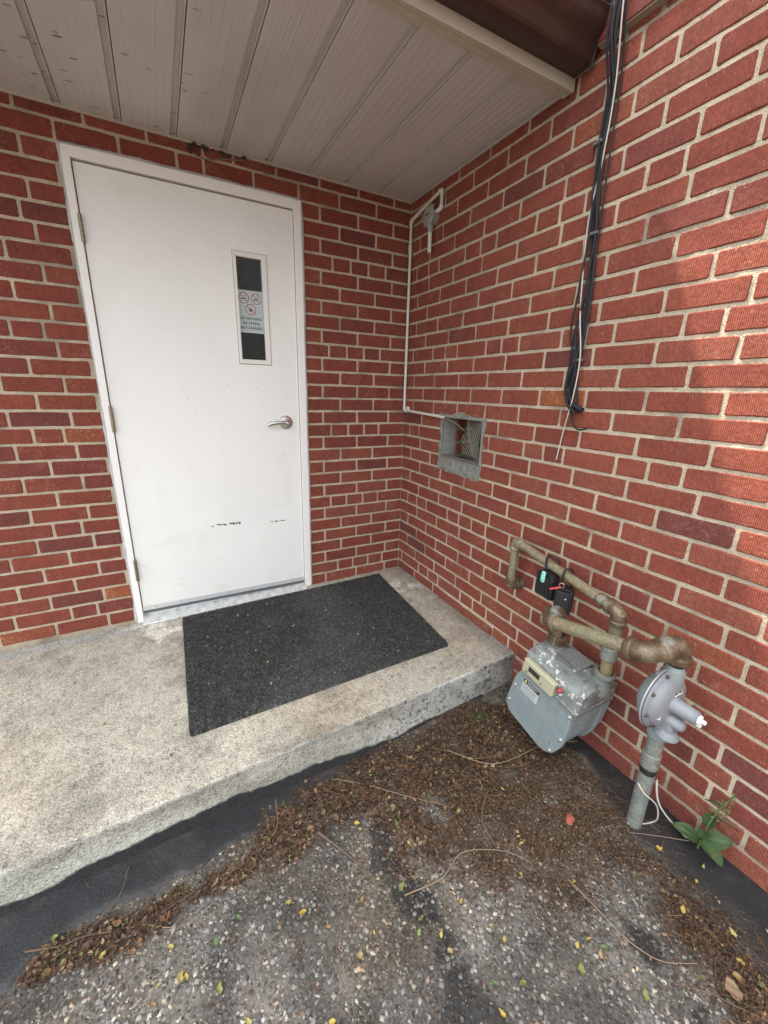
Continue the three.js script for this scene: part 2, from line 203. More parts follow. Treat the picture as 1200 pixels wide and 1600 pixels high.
tarStrip(420, 16, u => { const x = lerp(-3.3, -.2, u); return [x, slabZ(x) - .012 + .03 * sst(-.15, -.9, x)]; }, u => { const x = lerp(-3.3, -.2, u); return [x, along(tarEdge, x, 0) + .05 * (fbm(x * 9, 3, 4, 8) - .5) + .012 * (fbm(x * 40, 1, 2, 4) - .5)]; }, 21, 'black sealer strip along the foot of the concrete step');
tarStrip(300, 16, u => { const z = lerp(1.38, 3.3, u); return [.006, z]; }, u => { const z = lerp(1.38, 3.3, u); return [along(tarEdge2, z, 1) + .05 * (fbm(z * 9, 7, 4, 18) - .5) + .012 * (fbm(z * 40, 1, 2, 14) - .5), z]; }, 22, 'black sealer strip along the foot of the meter wall');

// ---------------------------------------------------------------- concrete step
const concreteMat = mat({ c: [1, 1, 1], roughness: .95, vertexColors: true,
  map: ctex(1024, 1024, [.6, .6], (u, v, o) => { const a = fbm(u * 10, v * 10, 4, 13, 10), b = vn(u * 200, v * 200, 14, 200), c = vn(u * 110, v * 110, 15, 110), d = fbm(u * 40, v * 40, 2, 16, 40); let t = .78 + .30 * (a - .5) + .55 * (b - .5) + .40 * (d - .5) + .3 * (vn(u * 300, v * 300, 18, 300) - .5); if (c > .86) t *= .58; if (c < .10) t *= 1.25; o[0] = t; o[1] = t * .985; o[2] = t * .955; }),
  bumpMap: btex(1024, 1024, [.6, .6], (u, v) => .35 * vn(u * 170, v * 170, 5, 170) + .4 * vn(u * 80, v * 80, 25, 80) + .25 * fbm(u * 20, v * 20, 3, 6, 20)), bumpScale: .0040 });
{
  const nT = 150, nF = 34, nv = nT + nF + 6, fz = (x) => slabZ(x) + .0025 * (fbm(x * 8, 2, 3, 12) - .5);
  const crackA = [[-1.5, .05], [-1.52, .12], [-1.50, .17]], crackB = [[0, .52], [-.08, .50], [-.15, .53], [-.2, .5]];
  const g = grid(560, nv, (u, v, i, j) => {
    const x = -3.4 + 3.4 * u, R = .008 + .004 * fbm(x * 12, 5, 2, 3), f = fz(x), ty = slabY(x);
    if (j <= nT) { const z = (j / nT) * (f - R); let y = ty + .004 * (fbm(x * 3, z * 3, 3, 21) - .5) + .0016 * (fbm(x * 40, z * 40, 2, 22) - .5); if (Math.min(distLine(x, z, crackA), distLine(x, z, crackB)) < .004) y -= .004; return [x, y, z]; }
    if (j <= nT + 6) { const t = (j - nT) / 6 * Math.PI / 2; return [x, ty - R + R * Math.cos(t) + .0012 * (fbm(x * 40, 9, 2, 22) - .5), f - R + R * Math.sin(t) + .002 * (fbm(x * 30, j, 2, 5) - .5)]; }
    const y = lerp(ty - R, -.2, (j - nT - 6) / nF); return [x, y, f + .042 * sst(-.15, -.9, x) * Math.pow(clamp((ty - y) / .165), 2.6) + .002 * (fbm(x * 10, y * 10, 3, 7) - .5) + .0006 * (fbm(x * 50, y * 50, 2, 8) - .5)];
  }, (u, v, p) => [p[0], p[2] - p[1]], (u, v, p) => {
    const [x, y, z] = p; const top = z < slabZ(x) - .004 && y > slabY(x) - .012; let a = fbm(x * 3.2, z * 3.2 - y * 3, 4, 41), k = .92 + .42 * (a - .5), r = .455 * k, gg = .430 * k, b = .372 * k;
    if (top) {
      const br = sst(.5, .75, fbm(x * 2.1 + 5, z * 2.1, 4, 43)) * .45; r = lerp(r, .40, br); gg = lerp(gg, .335, br); b = lerp(b, .26, br);
      const dk = sst(.5, .75, fbm(x * 5, z * 5, 4, 44)) * .30 + .14 * sst(.70, .76, fbm(x * 11, z * 11, 3, 144)) + .22 * sst(.05, .0, Math.abs(z - slabZ(x) + .075 + .03 * fbm(x * 5, 2, 3, 6))) * sst(-.2, -.6, x) * fbm(x * 7, z * 7, 2, 7); r *= 1 - dk; gg *= 1 - dk; b *= 1 - dk;
      const ce = Math.max(sst(.11, .085, z + .02 * fbm(x * 10, 1, 2, 3)) * sst(-1.52, -1.75, x), sst(.055, .04, z + .012 * fbm(x * 10, 1, 2, 3)) * sst(-1.5, -1.62, x), sst(.05, .03, -x + .03 * fbm(z * 10, 1, 2, 3)) * .7); r = lerp(r, .37, ce); gg = lerp(gg, .375, ce); b = lerp(b, .365, ce);   // grey patching mortar at the walls
      const wp = sst(.56, .66, fbm(x * 13, z * 13, 4, 48)) * Math.max(sst(.30, .05, Math.hypot(x + 1.52, (z - .13))), sst(.3, .05, Math.hypot(x + .12, (z - .33)))); r = lerp(r, .68, wp); gg = lerp(gg, .66, wp); b = lerp(b, .60, wp);   // paint spills
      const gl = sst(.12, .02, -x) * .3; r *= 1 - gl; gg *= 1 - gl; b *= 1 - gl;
    } else {
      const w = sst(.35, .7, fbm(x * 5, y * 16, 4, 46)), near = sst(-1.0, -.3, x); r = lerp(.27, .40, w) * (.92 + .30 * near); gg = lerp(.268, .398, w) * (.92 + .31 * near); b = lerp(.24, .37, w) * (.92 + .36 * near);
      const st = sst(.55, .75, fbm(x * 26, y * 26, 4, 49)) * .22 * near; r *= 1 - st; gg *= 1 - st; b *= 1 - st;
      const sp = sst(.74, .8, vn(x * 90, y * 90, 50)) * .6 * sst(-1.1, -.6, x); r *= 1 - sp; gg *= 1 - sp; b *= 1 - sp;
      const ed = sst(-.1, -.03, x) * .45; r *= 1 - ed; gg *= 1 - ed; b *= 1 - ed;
      const ty = G0 + .012 + .03 * sst(-.6, -1.2, x) * (0.3 + fbm(x * 5, 3, 3, 51)) + .03 * (fbm(x * 12, 8, 4, 52) - .45) - .02 * sst(-.55, -.3, x);
      const t = sst(ty + .003, ty - .002, y); r = lerp(r, .016, t); gg = lerp(gg, .016, t); b = lerp(b, .018, t);
    }
    return [r * 1.24, gg * 1.22, b * 1.18];
  });
  for (let i = 0; i < g.index.count; i += 3) { const a = g.index.getX(i + 1); g.index.setX(i + 1, g.index.getX(i + 2)); g.index.setX(i + 2, a); } g.computeVertexNormals();
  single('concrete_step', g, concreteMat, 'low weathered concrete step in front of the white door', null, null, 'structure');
}

// ---------------------------------------------------------------- brick walls
function brickGeo(w, h, R) {                              // front outline of 12 jittered points, chamfer, sides
  const c = .004, out = [], j = (a) => (R() - .5) * a;
  out.push([-w / 2 + c, -h / 2], [-w / 6, -h / 2], [w / 6, -h / 2], [w / 2 - c, -h / 2], [w / 2, -h / 2 + c], [w / 2, h / 2 - c], [w / 2 - c, h / 2], [w / 6, h / 2], [-w / 6, h / 2], [-w / 2 + c, h / 2], [-w / 2, h / 2 - c], [-w / 2, -h / 2 + c]);
  const n = out.length, P = [], U = [], I = [], ou = R() * 3, ov = R() * 3; out.forEach(p => { p[0] += j(.002); p[1] += j(.0022); });
  const add = (x, y, z) => { P.push(x, y, z); U.push(x + ou, y + ov + z); return P.length / 3 - 1; };
  const sh = (i, s) => [out[i][0] - Math.sign(out[i][0]) * s * .9, out[i][1] - Math.sign(out[i][1]) * s];
  const ce = add(0, 0, .0003), f = out.map((p, i) => add(...sh(i, .0022 + R() * .0012), .0)), a = f.map(k => add(P[k * 3], P[k * 3 + 1], P[k * 3 + 2])), b = out.map(p => add(p[0], p[1], -.0028)), b2 = b.map(k => add(P[k * 3], P[k * 3 + 1], P[k * 3 + 2])), d = out.map(p => add(p[0], p[1], -.016));
  for (let i = 0; i < n; i++) { const k = (i + 1) % n; I.push(ce, f[i], f[k], a[i], b[i], b[k], a[i], b[k], a[k], b2[i], d[i], d[k], b2[i], d[k], b2[k]); }
  const g = new THREE.BufferGeometry(); g.setAttribute('position', new THREE.Float32BufferAttribute(P, 3)); g.setAttribute('uv', new THREE.Float32BufferAttribute(U, 2)); g.setIndex(I); g.computeVertexNormals(); return g;
}
const BR = rng(77), MT = .0125, BH = H - MT, pool = { s: [], h: [] };
for (let i = 0; i < 24; i++) pool.s.push(brickGeo(L - .0125, BH, BR)); for (let i = 0; i < 12; i++) pool.h.push(brickGeo(L / 2 - .0125, BH, BR));
function layBricks(wall, list, visible) {                 // list: {x0, x1, y, tone, k, mat}
  const rest = [];
  list.forEach((b, i) => {
    const w = b.x1 - b.x0, near = (a) => Math.abs(w - a) < .012; let g, sx = 1;
    if (near(L - .0125)) { g = pool.s[Math.floor(BR() * 24)]; sx = w / (L - .0125); } else if (near(L / 2 - .0125)) { g = pool.h[Math.floor(BR() * 12)]; sx = w / (L / 2 - .0125); } else g = brickGeo(w, BH, BR);
    const m = shade(new THREE.Mesh(g, b.mat || brickMat(b.tone, b.k))); m.position.set((b.x0 + b.x1) / 2, b.y, (BR() - .5) * .0022 + (b.dz || 0)); m.scale.x = sx; m.rotation.set((BR() - .5) * .014, (BR() - .5) * .006, (BR() - .5) * .004);
    if (visible.has(i)) { let c = counts.get(wall); if (!c) counts.set(wall, c = {}); const k = c.brick = (c.brick || 0) + 1; m.name = k === 1 ? 'brick' : 'brick_' + String(k - 1).padStart(3, '0'); wall.add(m); } else rest.push(m);
  });
  const by = new Map(); for (const m of rest) { m.updateMatrix(); const g = m.geometry.clone().applyMatrix4(m.matrix); if (!by.has(m.material)) by.set(m.material, []); by.get(m.material).push(g); }
  // the bricks past the limit, one part of many small pieces
  const mats = [...by.keys()], geos = mats.map(k => merge(by.get(k)));
  if (geos.length) { const g = mergeGeometries(geos.map(a => a.index ? a.toNonIndexed() : a), true); const m = shade(new THREE.Mesh(g, mats)); m.name = 'more_bricks'; m.userData.kind = 'stuff'; wall.add(m); }
}
function tone(row, x, R, wall) {
  const t = R(); let k = R() < .5 ? 0 : R() < .6 ? 1 : 2;
  let T; if (wall === 0) T = t < .34 ? 2 : t < .58 ? 3 : t < .80 ? 0 : t < .87 ? 4 : t < .96 ? 1 : 5; else T = t < .38 ? 0 : t < .68 ? 1 : t < .84 ? 2 : t < .93 ? 5 : t < .96 ? 3 : t < .99 ? 6 : 4;
  return [T, k];
}
function mortarSheet(x0, x1, y0, y1, holes, seed, dark) {
  const nx = Math.round((x1 - x0) / .011), ny = Math.round((y1 - y0) / .011);
  return grid(nx, ny, (u, v) => { const x = lerp(x0, x1, u), y = lerp(y0, y1, v); return [x, y, -.0042 + .0042 * (fbm(x * 25, y * 25, 3, seed) - .5) + .0022 * (vn(x * 90, y * 90, seed + 3) - .5)]; }, (u, v, p) => [p[0], p[1]],
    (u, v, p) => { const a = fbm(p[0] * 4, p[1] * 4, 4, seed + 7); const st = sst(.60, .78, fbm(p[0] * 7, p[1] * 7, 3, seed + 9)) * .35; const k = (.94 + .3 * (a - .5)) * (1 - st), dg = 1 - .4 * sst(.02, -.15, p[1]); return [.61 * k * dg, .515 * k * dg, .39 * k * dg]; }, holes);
}
function split(row, joints, x0, x1, cuts) {               // bricks of one course between joints, less the openings
  const js = [x0 - MT / 2, ...joints.filter(j => j > x0 + .02 && j < x1 - .02).sort((a, b) => a - b), x1 + MT / 2], out = [];
  for (let i = 1; i < js.length; i++) { let segs = [[js[i - 1] + .0062, js[i] - .0062]]; for (const [a, b] of cuts) segs = segs.flatMap(([p, q]) => q <= a || p >= b ? [[p, q]] : [[p, a], [b, q]].filter(([c, d]) => d - c > .012)); for (const [p, q] of segs) if (q - p > .012) out.push([p, q]); }
  return out;
}
const FR = { x0: -1.638, x1: -.658, y1: 2.126 };          // outside of the door frame
const kx = (k) => (-3.0422 + k * 2.9726) * H, kz = (k) => (1.4304 + k * 2.9726) * H;
{
  const w = thing('brick_wall', 'red brick wall around the white door under the soffit', 'wall', [-1.75, 0, 0]), R = rng(5), list = [], X0 = -3.45;
  for (let n = 0; n <= 32; n++) {
    const odd = n % 2, head = n % 6 === 1; let js = [];
    const left = [], right = [];
    for (let k = -16; k <= 1; k++) { if (head) { const b = 2 * Math.floor(k / 2); } left.push(kx(k + (odd ? .5 : 0))); right.push(kx(k + (odd ? 0 : .5))); }
    if (head) { const rj = { 25: [-1.19, -.7, -.2, .3], 19: [-1.31, -.81, -.31, .18], 13: [-1.27, -.77, -.28, .19], 7: [-1.31, -.82, -.3, .2], 1: [-1.11, -.61, -.1, .4] }[n] || [-1.2, -.7, -.2, .3]; const lj = []; for (let m = 0; m < 5; m++) lj.push(-7.17 - m * 1.5 + .0 * m, -7.67 - m * 1.5); js = [...lj.map(kx), ...rj.map(kx)]; }
    else if (n >= 29) { js = n === 29 ? [-10.47, -9.47, -8.47, -7.47, -6.47, -5.49, -4.5, -4.0, -3, -2, -1, 0].map(kx) : (n === 30 ? [-10, -9, -8, -7, -6, -5, -4, -3.4, -2.5, -1.5, -.5, .5] : [-10.5, -9.5, -8.5, -7.5, -6.5, -5.5, -4.5, -3.5, -2, -1, 0]).map(kx); }
    else js = [...left.filter(x => x < FR.x0), ...right.filter(x => x > FR.x1)];
    const y = (cy(n) + cy(n + 1)) / 2, cuts = y - BH / 2 < FR.y1 - .01 ? [[FR.x0 - .004, FR.x1 + .004]] : [];
    for (const [a, b] of split(n, js, X0, -.001, cuts)) { let [t, k] = tone(n, a, R, 0); if (n === 0 && R() < .75) { t = a < -1.6 ? 6 : 5; k = 2; } if (n === 2 && a < -1.6 && b > -1.75) { t = 7; k = 2; } if (n === 11 && a > -1.8 && b < -1.6 || n === 13 && b > -1.7 && b < -1.6) t = 6; if (a > -.66 && n < 18 && k === 0) k = 1; if (n < 12 && a > -.66 && t > 1 && t < 5 && R() < .6) t = R() < .5 ? 0 : 5; list.push({ x0: a + 1.75, x1: b + 1.75, y, tone: t, k, r: a }); }
  }
  const vis = new Set(list.map((b, i) => [b, i]).filter(([b]) => b.r > -2.6 && b.y < 2.25).slice(0, 300).map(a => a[1]));
  layBricks(w, list, vis);
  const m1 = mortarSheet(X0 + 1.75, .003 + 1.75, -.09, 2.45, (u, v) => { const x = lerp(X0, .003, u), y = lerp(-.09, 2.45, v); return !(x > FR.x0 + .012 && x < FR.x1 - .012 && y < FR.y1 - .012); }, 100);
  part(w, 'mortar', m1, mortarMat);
  part(w, 'wall_core', [box(X0 + 1.75, FR.x0 + 1.75, -.2, 2.45, -.24, -.013), box(FR.x1 + 1.75, 2.0, -.2, 2.45, -.24, -.013), box(FR.x0 + 1.75, FR.x1 + 1.75, FR.y1, 2.45, -.24, -.013), box(FR.x0 + 1.75, FR.x1 + 1.75, -.2, -.045, -.24, -.013)], pargeMat);
}
const VO = { z0: .43, z1: .765, y0: cy(12), y1: cy(15) - .004 };   // vent opening
{
  const w = thing('brick_wall', 'tall red brick wall carrying the gas meter and black cables', 'wall', [0, 0, 1.2], null, -Math.PI / 2), R = rng(9), list = [], O = -1.2, Z1 = 3.45;
  const hd = { 13: [-.14, .36, 1.47, 3.22, 4.25, 4.74, 5.2, 6.2, 6.71, 7.2, 8.2, 8.7, 9.2, 10.2, 10.7, 11.2, 12.2, 12.7, 13.2, 14.2], 19: [-.12, .84, 1.37, 1.85, 2.84, 3.32, 3.81, 4.8, 5.29, 5.79, 6.78, 7.25, 7.75, 8.75, 9.25, 9.75, 10.75, 11.25, 11.75, 12.75, 13.25, 13.75], 25: [-.11, .43, .89, 1.88, 2.4, 2.88, 3.91, 4.42, 4.9, 5.87, 6.37, 7.16, 8.16, 8.66, 9.16, 10.16, 10.66, 11.16, 12.16, 12.66, 13.2, 14.2], 7: [-.09, .42, .92, 1.91, 2.39, 2.89, 3.39, 4.15, 5.15, 5.65, 6.14, 6.65, 7.16, 8.15, 9.15, 9.65, 10.15, 11.15, 11.65, 12.15, 13.15, 13.65, 14.15], 1: [-.3, .7, 1.2, 1.7, 2.7, 3.2, 3.7, 4.7, 5.2, 5.7, 6.7, 7.2, 7.7, 8.21, 8.69, 9.69, 10.2, 10.7, 11.7, 12.2, 12.7, 13.7, 14.2] };
  for (let n = -3; n <= 49; n++) {
    const odd = ((n % 2) + 2) % 2, y = (cy(n) + cy(n + 1)) / 2; let js = []; const dr = (R() - .5) * .05;
    if (hd[n]) js = hd[n].map(kz); else if (n === 31) js = [.2, 1.2, 1.7, 2.2, 3.2, 3.7, 4.2, 5.2, 5.7, 6.2, 7.2, 7.7, 8.2, 9.2, 9.7, 10.2, 11.2, 11.7, 12.2, 13.2, 13.7].map(kz); else for (let k = 0; k < 16; k++) js.push(kz(k + (odd ? -.02 : .47) + dr));
    const cuts = []; if (n >= 12 && n <= 14) cuts.push([VO.z0, VO.z1]); if (n === 11) { cuts.push([VO.z0 - .005, VO.z1 + .01]); }
    if (n === 0) cuts.push([.5, .98]);
    const z0 = n < 0 ? 1.10 : n > 31 ? 1.0 : .001; if (n > 30 && z0 < .9) cuts.push([0, 1.0]);
    for (const [a, b] of split(n, js, z0, Z1, cuts)) { let [t, k] = tone(n, a, R, 1); if (a < .6 && k === 0) k = R() < .5 ? 1 : 2; if (a > 1.2 && R() < .75) k = 0; if (n < 3 && R() < .5) t = a < 1.1 ? 5 : R() < .5 ? 4 : 3; if (n < 8 && a < 1.1 && R() < .5) k = 2; if (n === 16 && a > 1.05 && b < 1.32) { t = 7; k = 2; } list.push({ x0: a + O, x1: b + O, y, tone: t, k, r: Math.hypot(1.4, y - 1.21, (a + b) / 2 - 2.35), a, n }); }
    if (n === 11) { const c = kz(2.03); for (const [a, b] of [[VO.z0 + .004, c - .006], [c + .006, VO.z1 - .004]]) list.push({ x0: a + O, x1: b + O, y, mat: pargeMat, r: 1, a, n, dz: .001 }); }
    if (n === 0) { list.push({ x0: .505 + O, x1: .73 + O, y: y - .004, tone: 5, k: 2, r: 1, a: .5, n, dz: .006 }, { x0: .737 + O, x1: .975 + O, y: y - .008, tone: 5, k: 2, r: 1, a: .8, n, dz: .009 }); }
  }
  const ok = list.map((b, i) => [b, i]).filter(([b]) => b.a < 2.25 && b.n < 32).sort((p, q) => p[0].r - q[0].r).slice(0, 300).map(a => a[1]);
  layBricks(w, list, new Set(ok));
  const inV = (z, y) => z > VO.z0 && z < VO.z1 && y > VO.y0 && y < VO.y1;
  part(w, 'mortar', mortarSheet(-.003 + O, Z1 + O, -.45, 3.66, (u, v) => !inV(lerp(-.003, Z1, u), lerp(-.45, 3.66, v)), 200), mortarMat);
  const c0 = VO.z0 + O, c1 = VO.z1 + O; part(w, 'wall_core', [box(O - .25, c0, -.45, 3.66, -.4, -.013), box(c1, Z1 + O, -.45, 3.66, -.4, -.013), box(c0, c1, -.45, VO.y0, -.4, -.013), box(c0, c1, VO.y1, 3.66, -.4, -.013), box(c0, c1, VO.y0, VO.y1, -.4, -.3)], pargeMat);
  part(w, 'eave_board', [rbox(-1.6, Z1 + O, 3.66, 3.72, -.4, .585, .004, 1), rbox(-1.6, Z1 + O, 3.72, 3.86, .555, .585, .004, 1)], whitePaint);
  // projecting brick band above the eave
  for (let k = 0; k < 6; k++) { const g = brickGeo(.211, .066, R); g.translate(1.275 + k * .222 + O, 2.333, .032); part(w, 'band_brick', g, brickMat(k % 2 ? 4 : 3, 0)); }
  part(w, 'band_core', [box(1.168 + O, 2.5 + O, 2.297, 2.37, -.01, .027), box(1.168 + O, 2.5 + O, 2.372, 2.384, -.01, .029)], mat({ c: [.30, .24, .18], roughness: .95 }));
}

// ---------------------------------------------------------------- vent in the wall
{
  const v = thing('wall_vent', 'square vent hole with chicken wire and grey cement surround', 'vent', [0, VO.y0, VO.z0], null, -Math.PI / 2), W = VO.z1 - VO.z0, Hh = VO.y1 - VO.y0, R = rng(31);
  const ring = new THREE.Shape(), edge = []; const per = [[-.018, -.080], [W + .010, -.092], [W + .018, Hh + .016], [-.016, Hh + .022]];
  for (let e = 0; e < 4; e++) { const a = per[e], b = per[(e + 1) % 4]; for (let i = 0; i < 20; i++) { const t = i / 20; edge.push([lerp(a[0], b[0], t) + (fbm(e * 7 + t * 9, 2, 3, 3) - .5) * .040, lerp(a[1], b[1], t) + (fbm(e * 9 + t * 9, 5, 3, 4) - .5) * .036]); } }
  const rs = polyShape(edge); rs.holes.push(new THREE.Path([[.004, -.006], [.004, Hh - .004], [W - .006, Hh - .006], [W - .004, -.012]].map(p => new THREE.Vector2(...p)))); rs.holes.push(new THREE.Path([[.008, -.018], [W - .006, -.024], [W - .01, -.066], [.012, -.064]].map(p => new THREE.Vector2(...p))));
  const rg = extrude(rs, .004, .0015, 1); rg.translate(0, 0, -.0018); part(v, 'cement_surround', rg, pargeMat);
  part(v, 'jamb', box(-.004, .006, 0, Hh, -.085, -.006), mat({ c: [.46, .47, .43], roughness: .95, map: pargeMat.map, bumpMap: pargeMat.bumpMap, bumpScale: .006 }), 'pale plastered jamb');
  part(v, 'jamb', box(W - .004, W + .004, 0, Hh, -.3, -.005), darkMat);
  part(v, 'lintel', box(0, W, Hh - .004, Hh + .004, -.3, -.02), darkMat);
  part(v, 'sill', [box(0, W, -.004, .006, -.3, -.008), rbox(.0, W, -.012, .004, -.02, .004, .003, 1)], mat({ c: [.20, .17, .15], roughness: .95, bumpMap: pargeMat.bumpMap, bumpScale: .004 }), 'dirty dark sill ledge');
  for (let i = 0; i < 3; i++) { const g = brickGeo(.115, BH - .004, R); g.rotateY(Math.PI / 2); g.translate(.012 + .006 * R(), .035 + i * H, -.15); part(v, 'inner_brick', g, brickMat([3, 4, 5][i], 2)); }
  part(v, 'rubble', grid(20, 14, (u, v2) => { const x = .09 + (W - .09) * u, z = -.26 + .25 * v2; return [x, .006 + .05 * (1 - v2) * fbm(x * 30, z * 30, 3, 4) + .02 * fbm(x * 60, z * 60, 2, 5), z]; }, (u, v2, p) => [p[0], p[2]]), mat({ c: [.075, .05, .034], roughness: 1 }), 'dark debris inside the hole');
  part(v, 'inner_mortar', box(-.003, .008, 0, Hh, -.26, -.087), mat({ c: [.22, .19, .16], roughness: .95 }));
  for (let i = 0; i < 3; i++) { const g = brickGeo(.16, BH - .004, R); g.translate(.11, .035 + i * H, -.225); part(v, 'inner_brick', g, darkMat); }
  const wires = [], S = (a, b) => { const x = .105 + (W - .108) * a, y = -.002 + (Hh - .004) * b; return V(x, y, -.075 + .07 * Math.pow(a, 1.2) + .012 * Math.sin(b * 3.1) + .010 * Math.sin(a * 9 + b * 5) * (1 - a)); };
  for (let i = -9; i < 18; i++) for (const s of [1, -1]) { const pts = []; for (let t = 0; t <= 1.0001; t += .1) { const a = (i + .5) / 9.5 + (s > 0 ? t : 1 - t) * .95 - .0, b = t; if (a >= 0 && a <= 1) pts.push(S(a, b)); } if (pts.length > 1) wires.push(tube(pts, .00095, pts.length * 2, 4)); }
  part(v, 'chicken_wire', wires, mat({ c: [.50, .46, .40], roughness: .6 }));
  part(v, 'loose_wire', tube([[-.02, Hh - .012, .012], [.05, Hh - .014, .004], [.10, Hh - .035, -.02], [.135, Hh - .07, -.05]], .0035, 24, 6), mat({ c: [.20, .15, .11], roughness: .6 }));
}

// ---------------------------------------------------------------- door
{
  const D = thing('door', 'white painted steel door in a white frame', 'door', [-1.15, 0, 0]);
  const X0 = -1.604, X1 = -.699, Y0d = .03, Y1d = 2.077, q = 1.15;
  const fr = polyShape([[FR.x0 + q, -.03], [FR.x0 + q, FR.y1], [FR.x1 + q, FR.y1], [FR.x1 + q, -.012], [X1 + .003 + q, -.012], [X1 + .003 + q, Y1d + .008], [X0 - .004 + q, Y1d + .008], [X0 - .004 + q, -.03]]);
  const fg = extrude(fr, .13, .002, 2); fg.translate(0, 0, -.124); part(D, 'frame', fg, whitePaint);
  part(D, 'stop', [box(X0 + q - .003, X0 + q + .014, -.03, Y1d + .007, -.08, -.056), box(X1 + q - .014, X1 + q + .002, -.03, Y1d + .007, -.08, -.056), box(X0 + q, X1 + q, Y1d - .012, Y1d + .007, -.081, -.057)], darkMat);
  const cp = [[FR.x0 - .001, -.02], [FR.x0 - .002, .5], [FR.x0 - .001, 1.0], [FR.x0 - .002, 1.5], [FR.x0 - .001, 2.0], [FR.x0 + .0, FR.y1 - .002], [-1.4, FR.y1 + .004], [-1.15, FR.y1 + .003], [-.9, FR.y1 + .003], [FR.x1 - .002, FR.y1 + .0], [FR.x1 + .002, 2.0], [FR.x1 + .002, 1.5], [FR.x1 + .002, 1.0], [FR.x1 + .002, .5], [FR.x1 + .002, -.005]];
  const cu = new THREE.CurvePath(); for (let i = 1; i < cp.length; i++) cu.add(new THREE.LineCurve3(V(cp[i - 1][0] + q, cp[i - 1][1], .0), V(cp[i][0] + q, cp[i][1], .0)));
  const cg = new THREE.TubeGeometry(cu, 900, .006, 7), P = cg.attributes.position; cu.getPointAt(0);
  for (let i = 0; i < P.count; i++) { const s = Math.floor(i / 8), c = cu.getPointAt(s / 900); const m = .35 + 1.25 * fbm(s * .043, 3, 4, 8) + .45 * fbm(s * .7, 1, 2, 9) * fbm(s * .02, 9, 2, 10) * 2; P.setXYZ(i, c.x + (P.getX(i) - c.x) * m * 1.25, c.y + (P.getY(i) - c.y) * m * 1.25, (P.getZ(i)) * m * .9 + .001); } cg.computeVertexNormals();
  part(D, 'caulk', cg, caulkMat);
  // leaf with a cut-out for the window
  const wx0 = -1.006, wx1 = -.845, wy0 = 1.335, wy1 = 1.854;
  const ls = polyShape([[X0 + q, Y0d], [X1 + q, Y0d], [X1 + q, Y1d], [X0 + q, Y1d]]); ls.holes.push(new THREE.Path([[wx0 + .006 + q, wy0 + .008], [wx0 + .006 + q, wy1 - .008], [wx1 - .008 + q, wy1 - .008], [wx1 - .008 + q, wy0 + .008]].map(p => new THREE.Vector2(...p))));
  const lg = extrude(ls, .04, .0015, 1); lg.translate(0, 0, -.046);
  const chips = []; { const R = rng(4); for (let i = 0; i < 26; i++) chips.push([lerp(-1.215, -1.065, R()), .468 + .010 * (R() - .5), .002 + .006 * R(), .0015 + .003 * R()]); for (let i = 0; i < 12; i++) chips.push([lerp(-.90, -.80, R()), .450 + .006 * (R() - .5), .002 + .006 * R(), .001 + .002 * R()]); for (let i = 0; i < 16; i++) chips.push([lerp(X0, X1, R()), lerp(.1, 1.3, R()), .0015 + .001 * R(), .0015]); }
  const leafMat = mat({ c: [1, 1, 1], roughness: .48, bumpMap: btex(256, 256, [.2, .2], (u, v) => fbm(u * 10, v * 10, 4, 3, 10)), bumpScale: .0007,
    map: (() => { const t = ctex(1024, 2048, [.92, 2.06], (u, v, o) => { const x = u * .92 - 1.61, y = v * 2.06 + .02; let k = .975 + .07 * (fbm(x * 3, y * 3, 4, 4) - .5), r = .84 * k, g = .84 * k, b = .815 * k; const low = sst(.5, .05, y) * .03 + .03 * sst(.55, .8, fbm(x * 9, y * 5, 4, 14)) + .05 * sst(.16, .02, Math.hypot(x + .80, (y - 1.02) * .6)) * fbm(x * 14, y * 9, 3, 24) + .09 * sst(.14, .03, y) * fbm(x * 8, y * 12, 4, 25) + .05 * sst(.72, .80, fbm(x * 5, y * 22, 3, 33)) * sst(.9, .2, y); r *= 1 - low; g *= 1 - low; b *= 1 - low * 1.3; for (const c of chips) { const dx = (x - c[0]) / c[2], dy = (y - c[1]) / c[3]; if (dx * dx + dy * dy < .6 + .8 * vn(x * 600, y * 600, 3)) { r = .05; g = .045; b = .04; } } o[0] = r; o[1] = g; o[2] = b; }); t.offset.set((1.61 - q) / .92, -.02 / 2.06); return t; })() });
  const leaf = part(D, 'leaf', lg, leafMat);
  const fw = [[wx0, wx1, wy1 - .022, wy1], [wx0, wx1, wy0, wy0 + .022], [wx0, wx0 + .014, wy0 + .022, wy1 - .022], [wx1 - .025, wx1, wy0 + .022, wy1 - .022]].map(a => rbox(a[0] + q, a[1] + q, a[2], a[3], -.02, .0035, .0025, 2));
  const fw2 = [[wx0 - .003, wx1 + .003, wy1, wy1 + .003], [wx0 - .003, wx1 + .003, wy0 - .003, wy0], [wx0 - .003, wx0, wy0, wy1], [wx1, wx1 + .003, wy0, wy1]].map(a => box(a[0] + q, a[1] + q, a[2], a[3], -.006, -.0035));
  part(leaf, 'window_frame', fw, whitePaint); part(leaf, 'window_gap', fw2, mat({ c: [.30, .27, .24], roughness: .9 }));
  part(leaf, 'window_pane', new THREE.PlaneGeometry(wx1 - wx0 - .033, wy1 - wy0 - .03).translate((wx0 + wx1) / 2 - .0015 + q, (wy0 + wy1) / 2, -.014), new THREE.MeshPhysicalMaterial({ color: 0xffffff, transmission: 1, thickness: 0, roughness: .04, ior: 1.28 }));
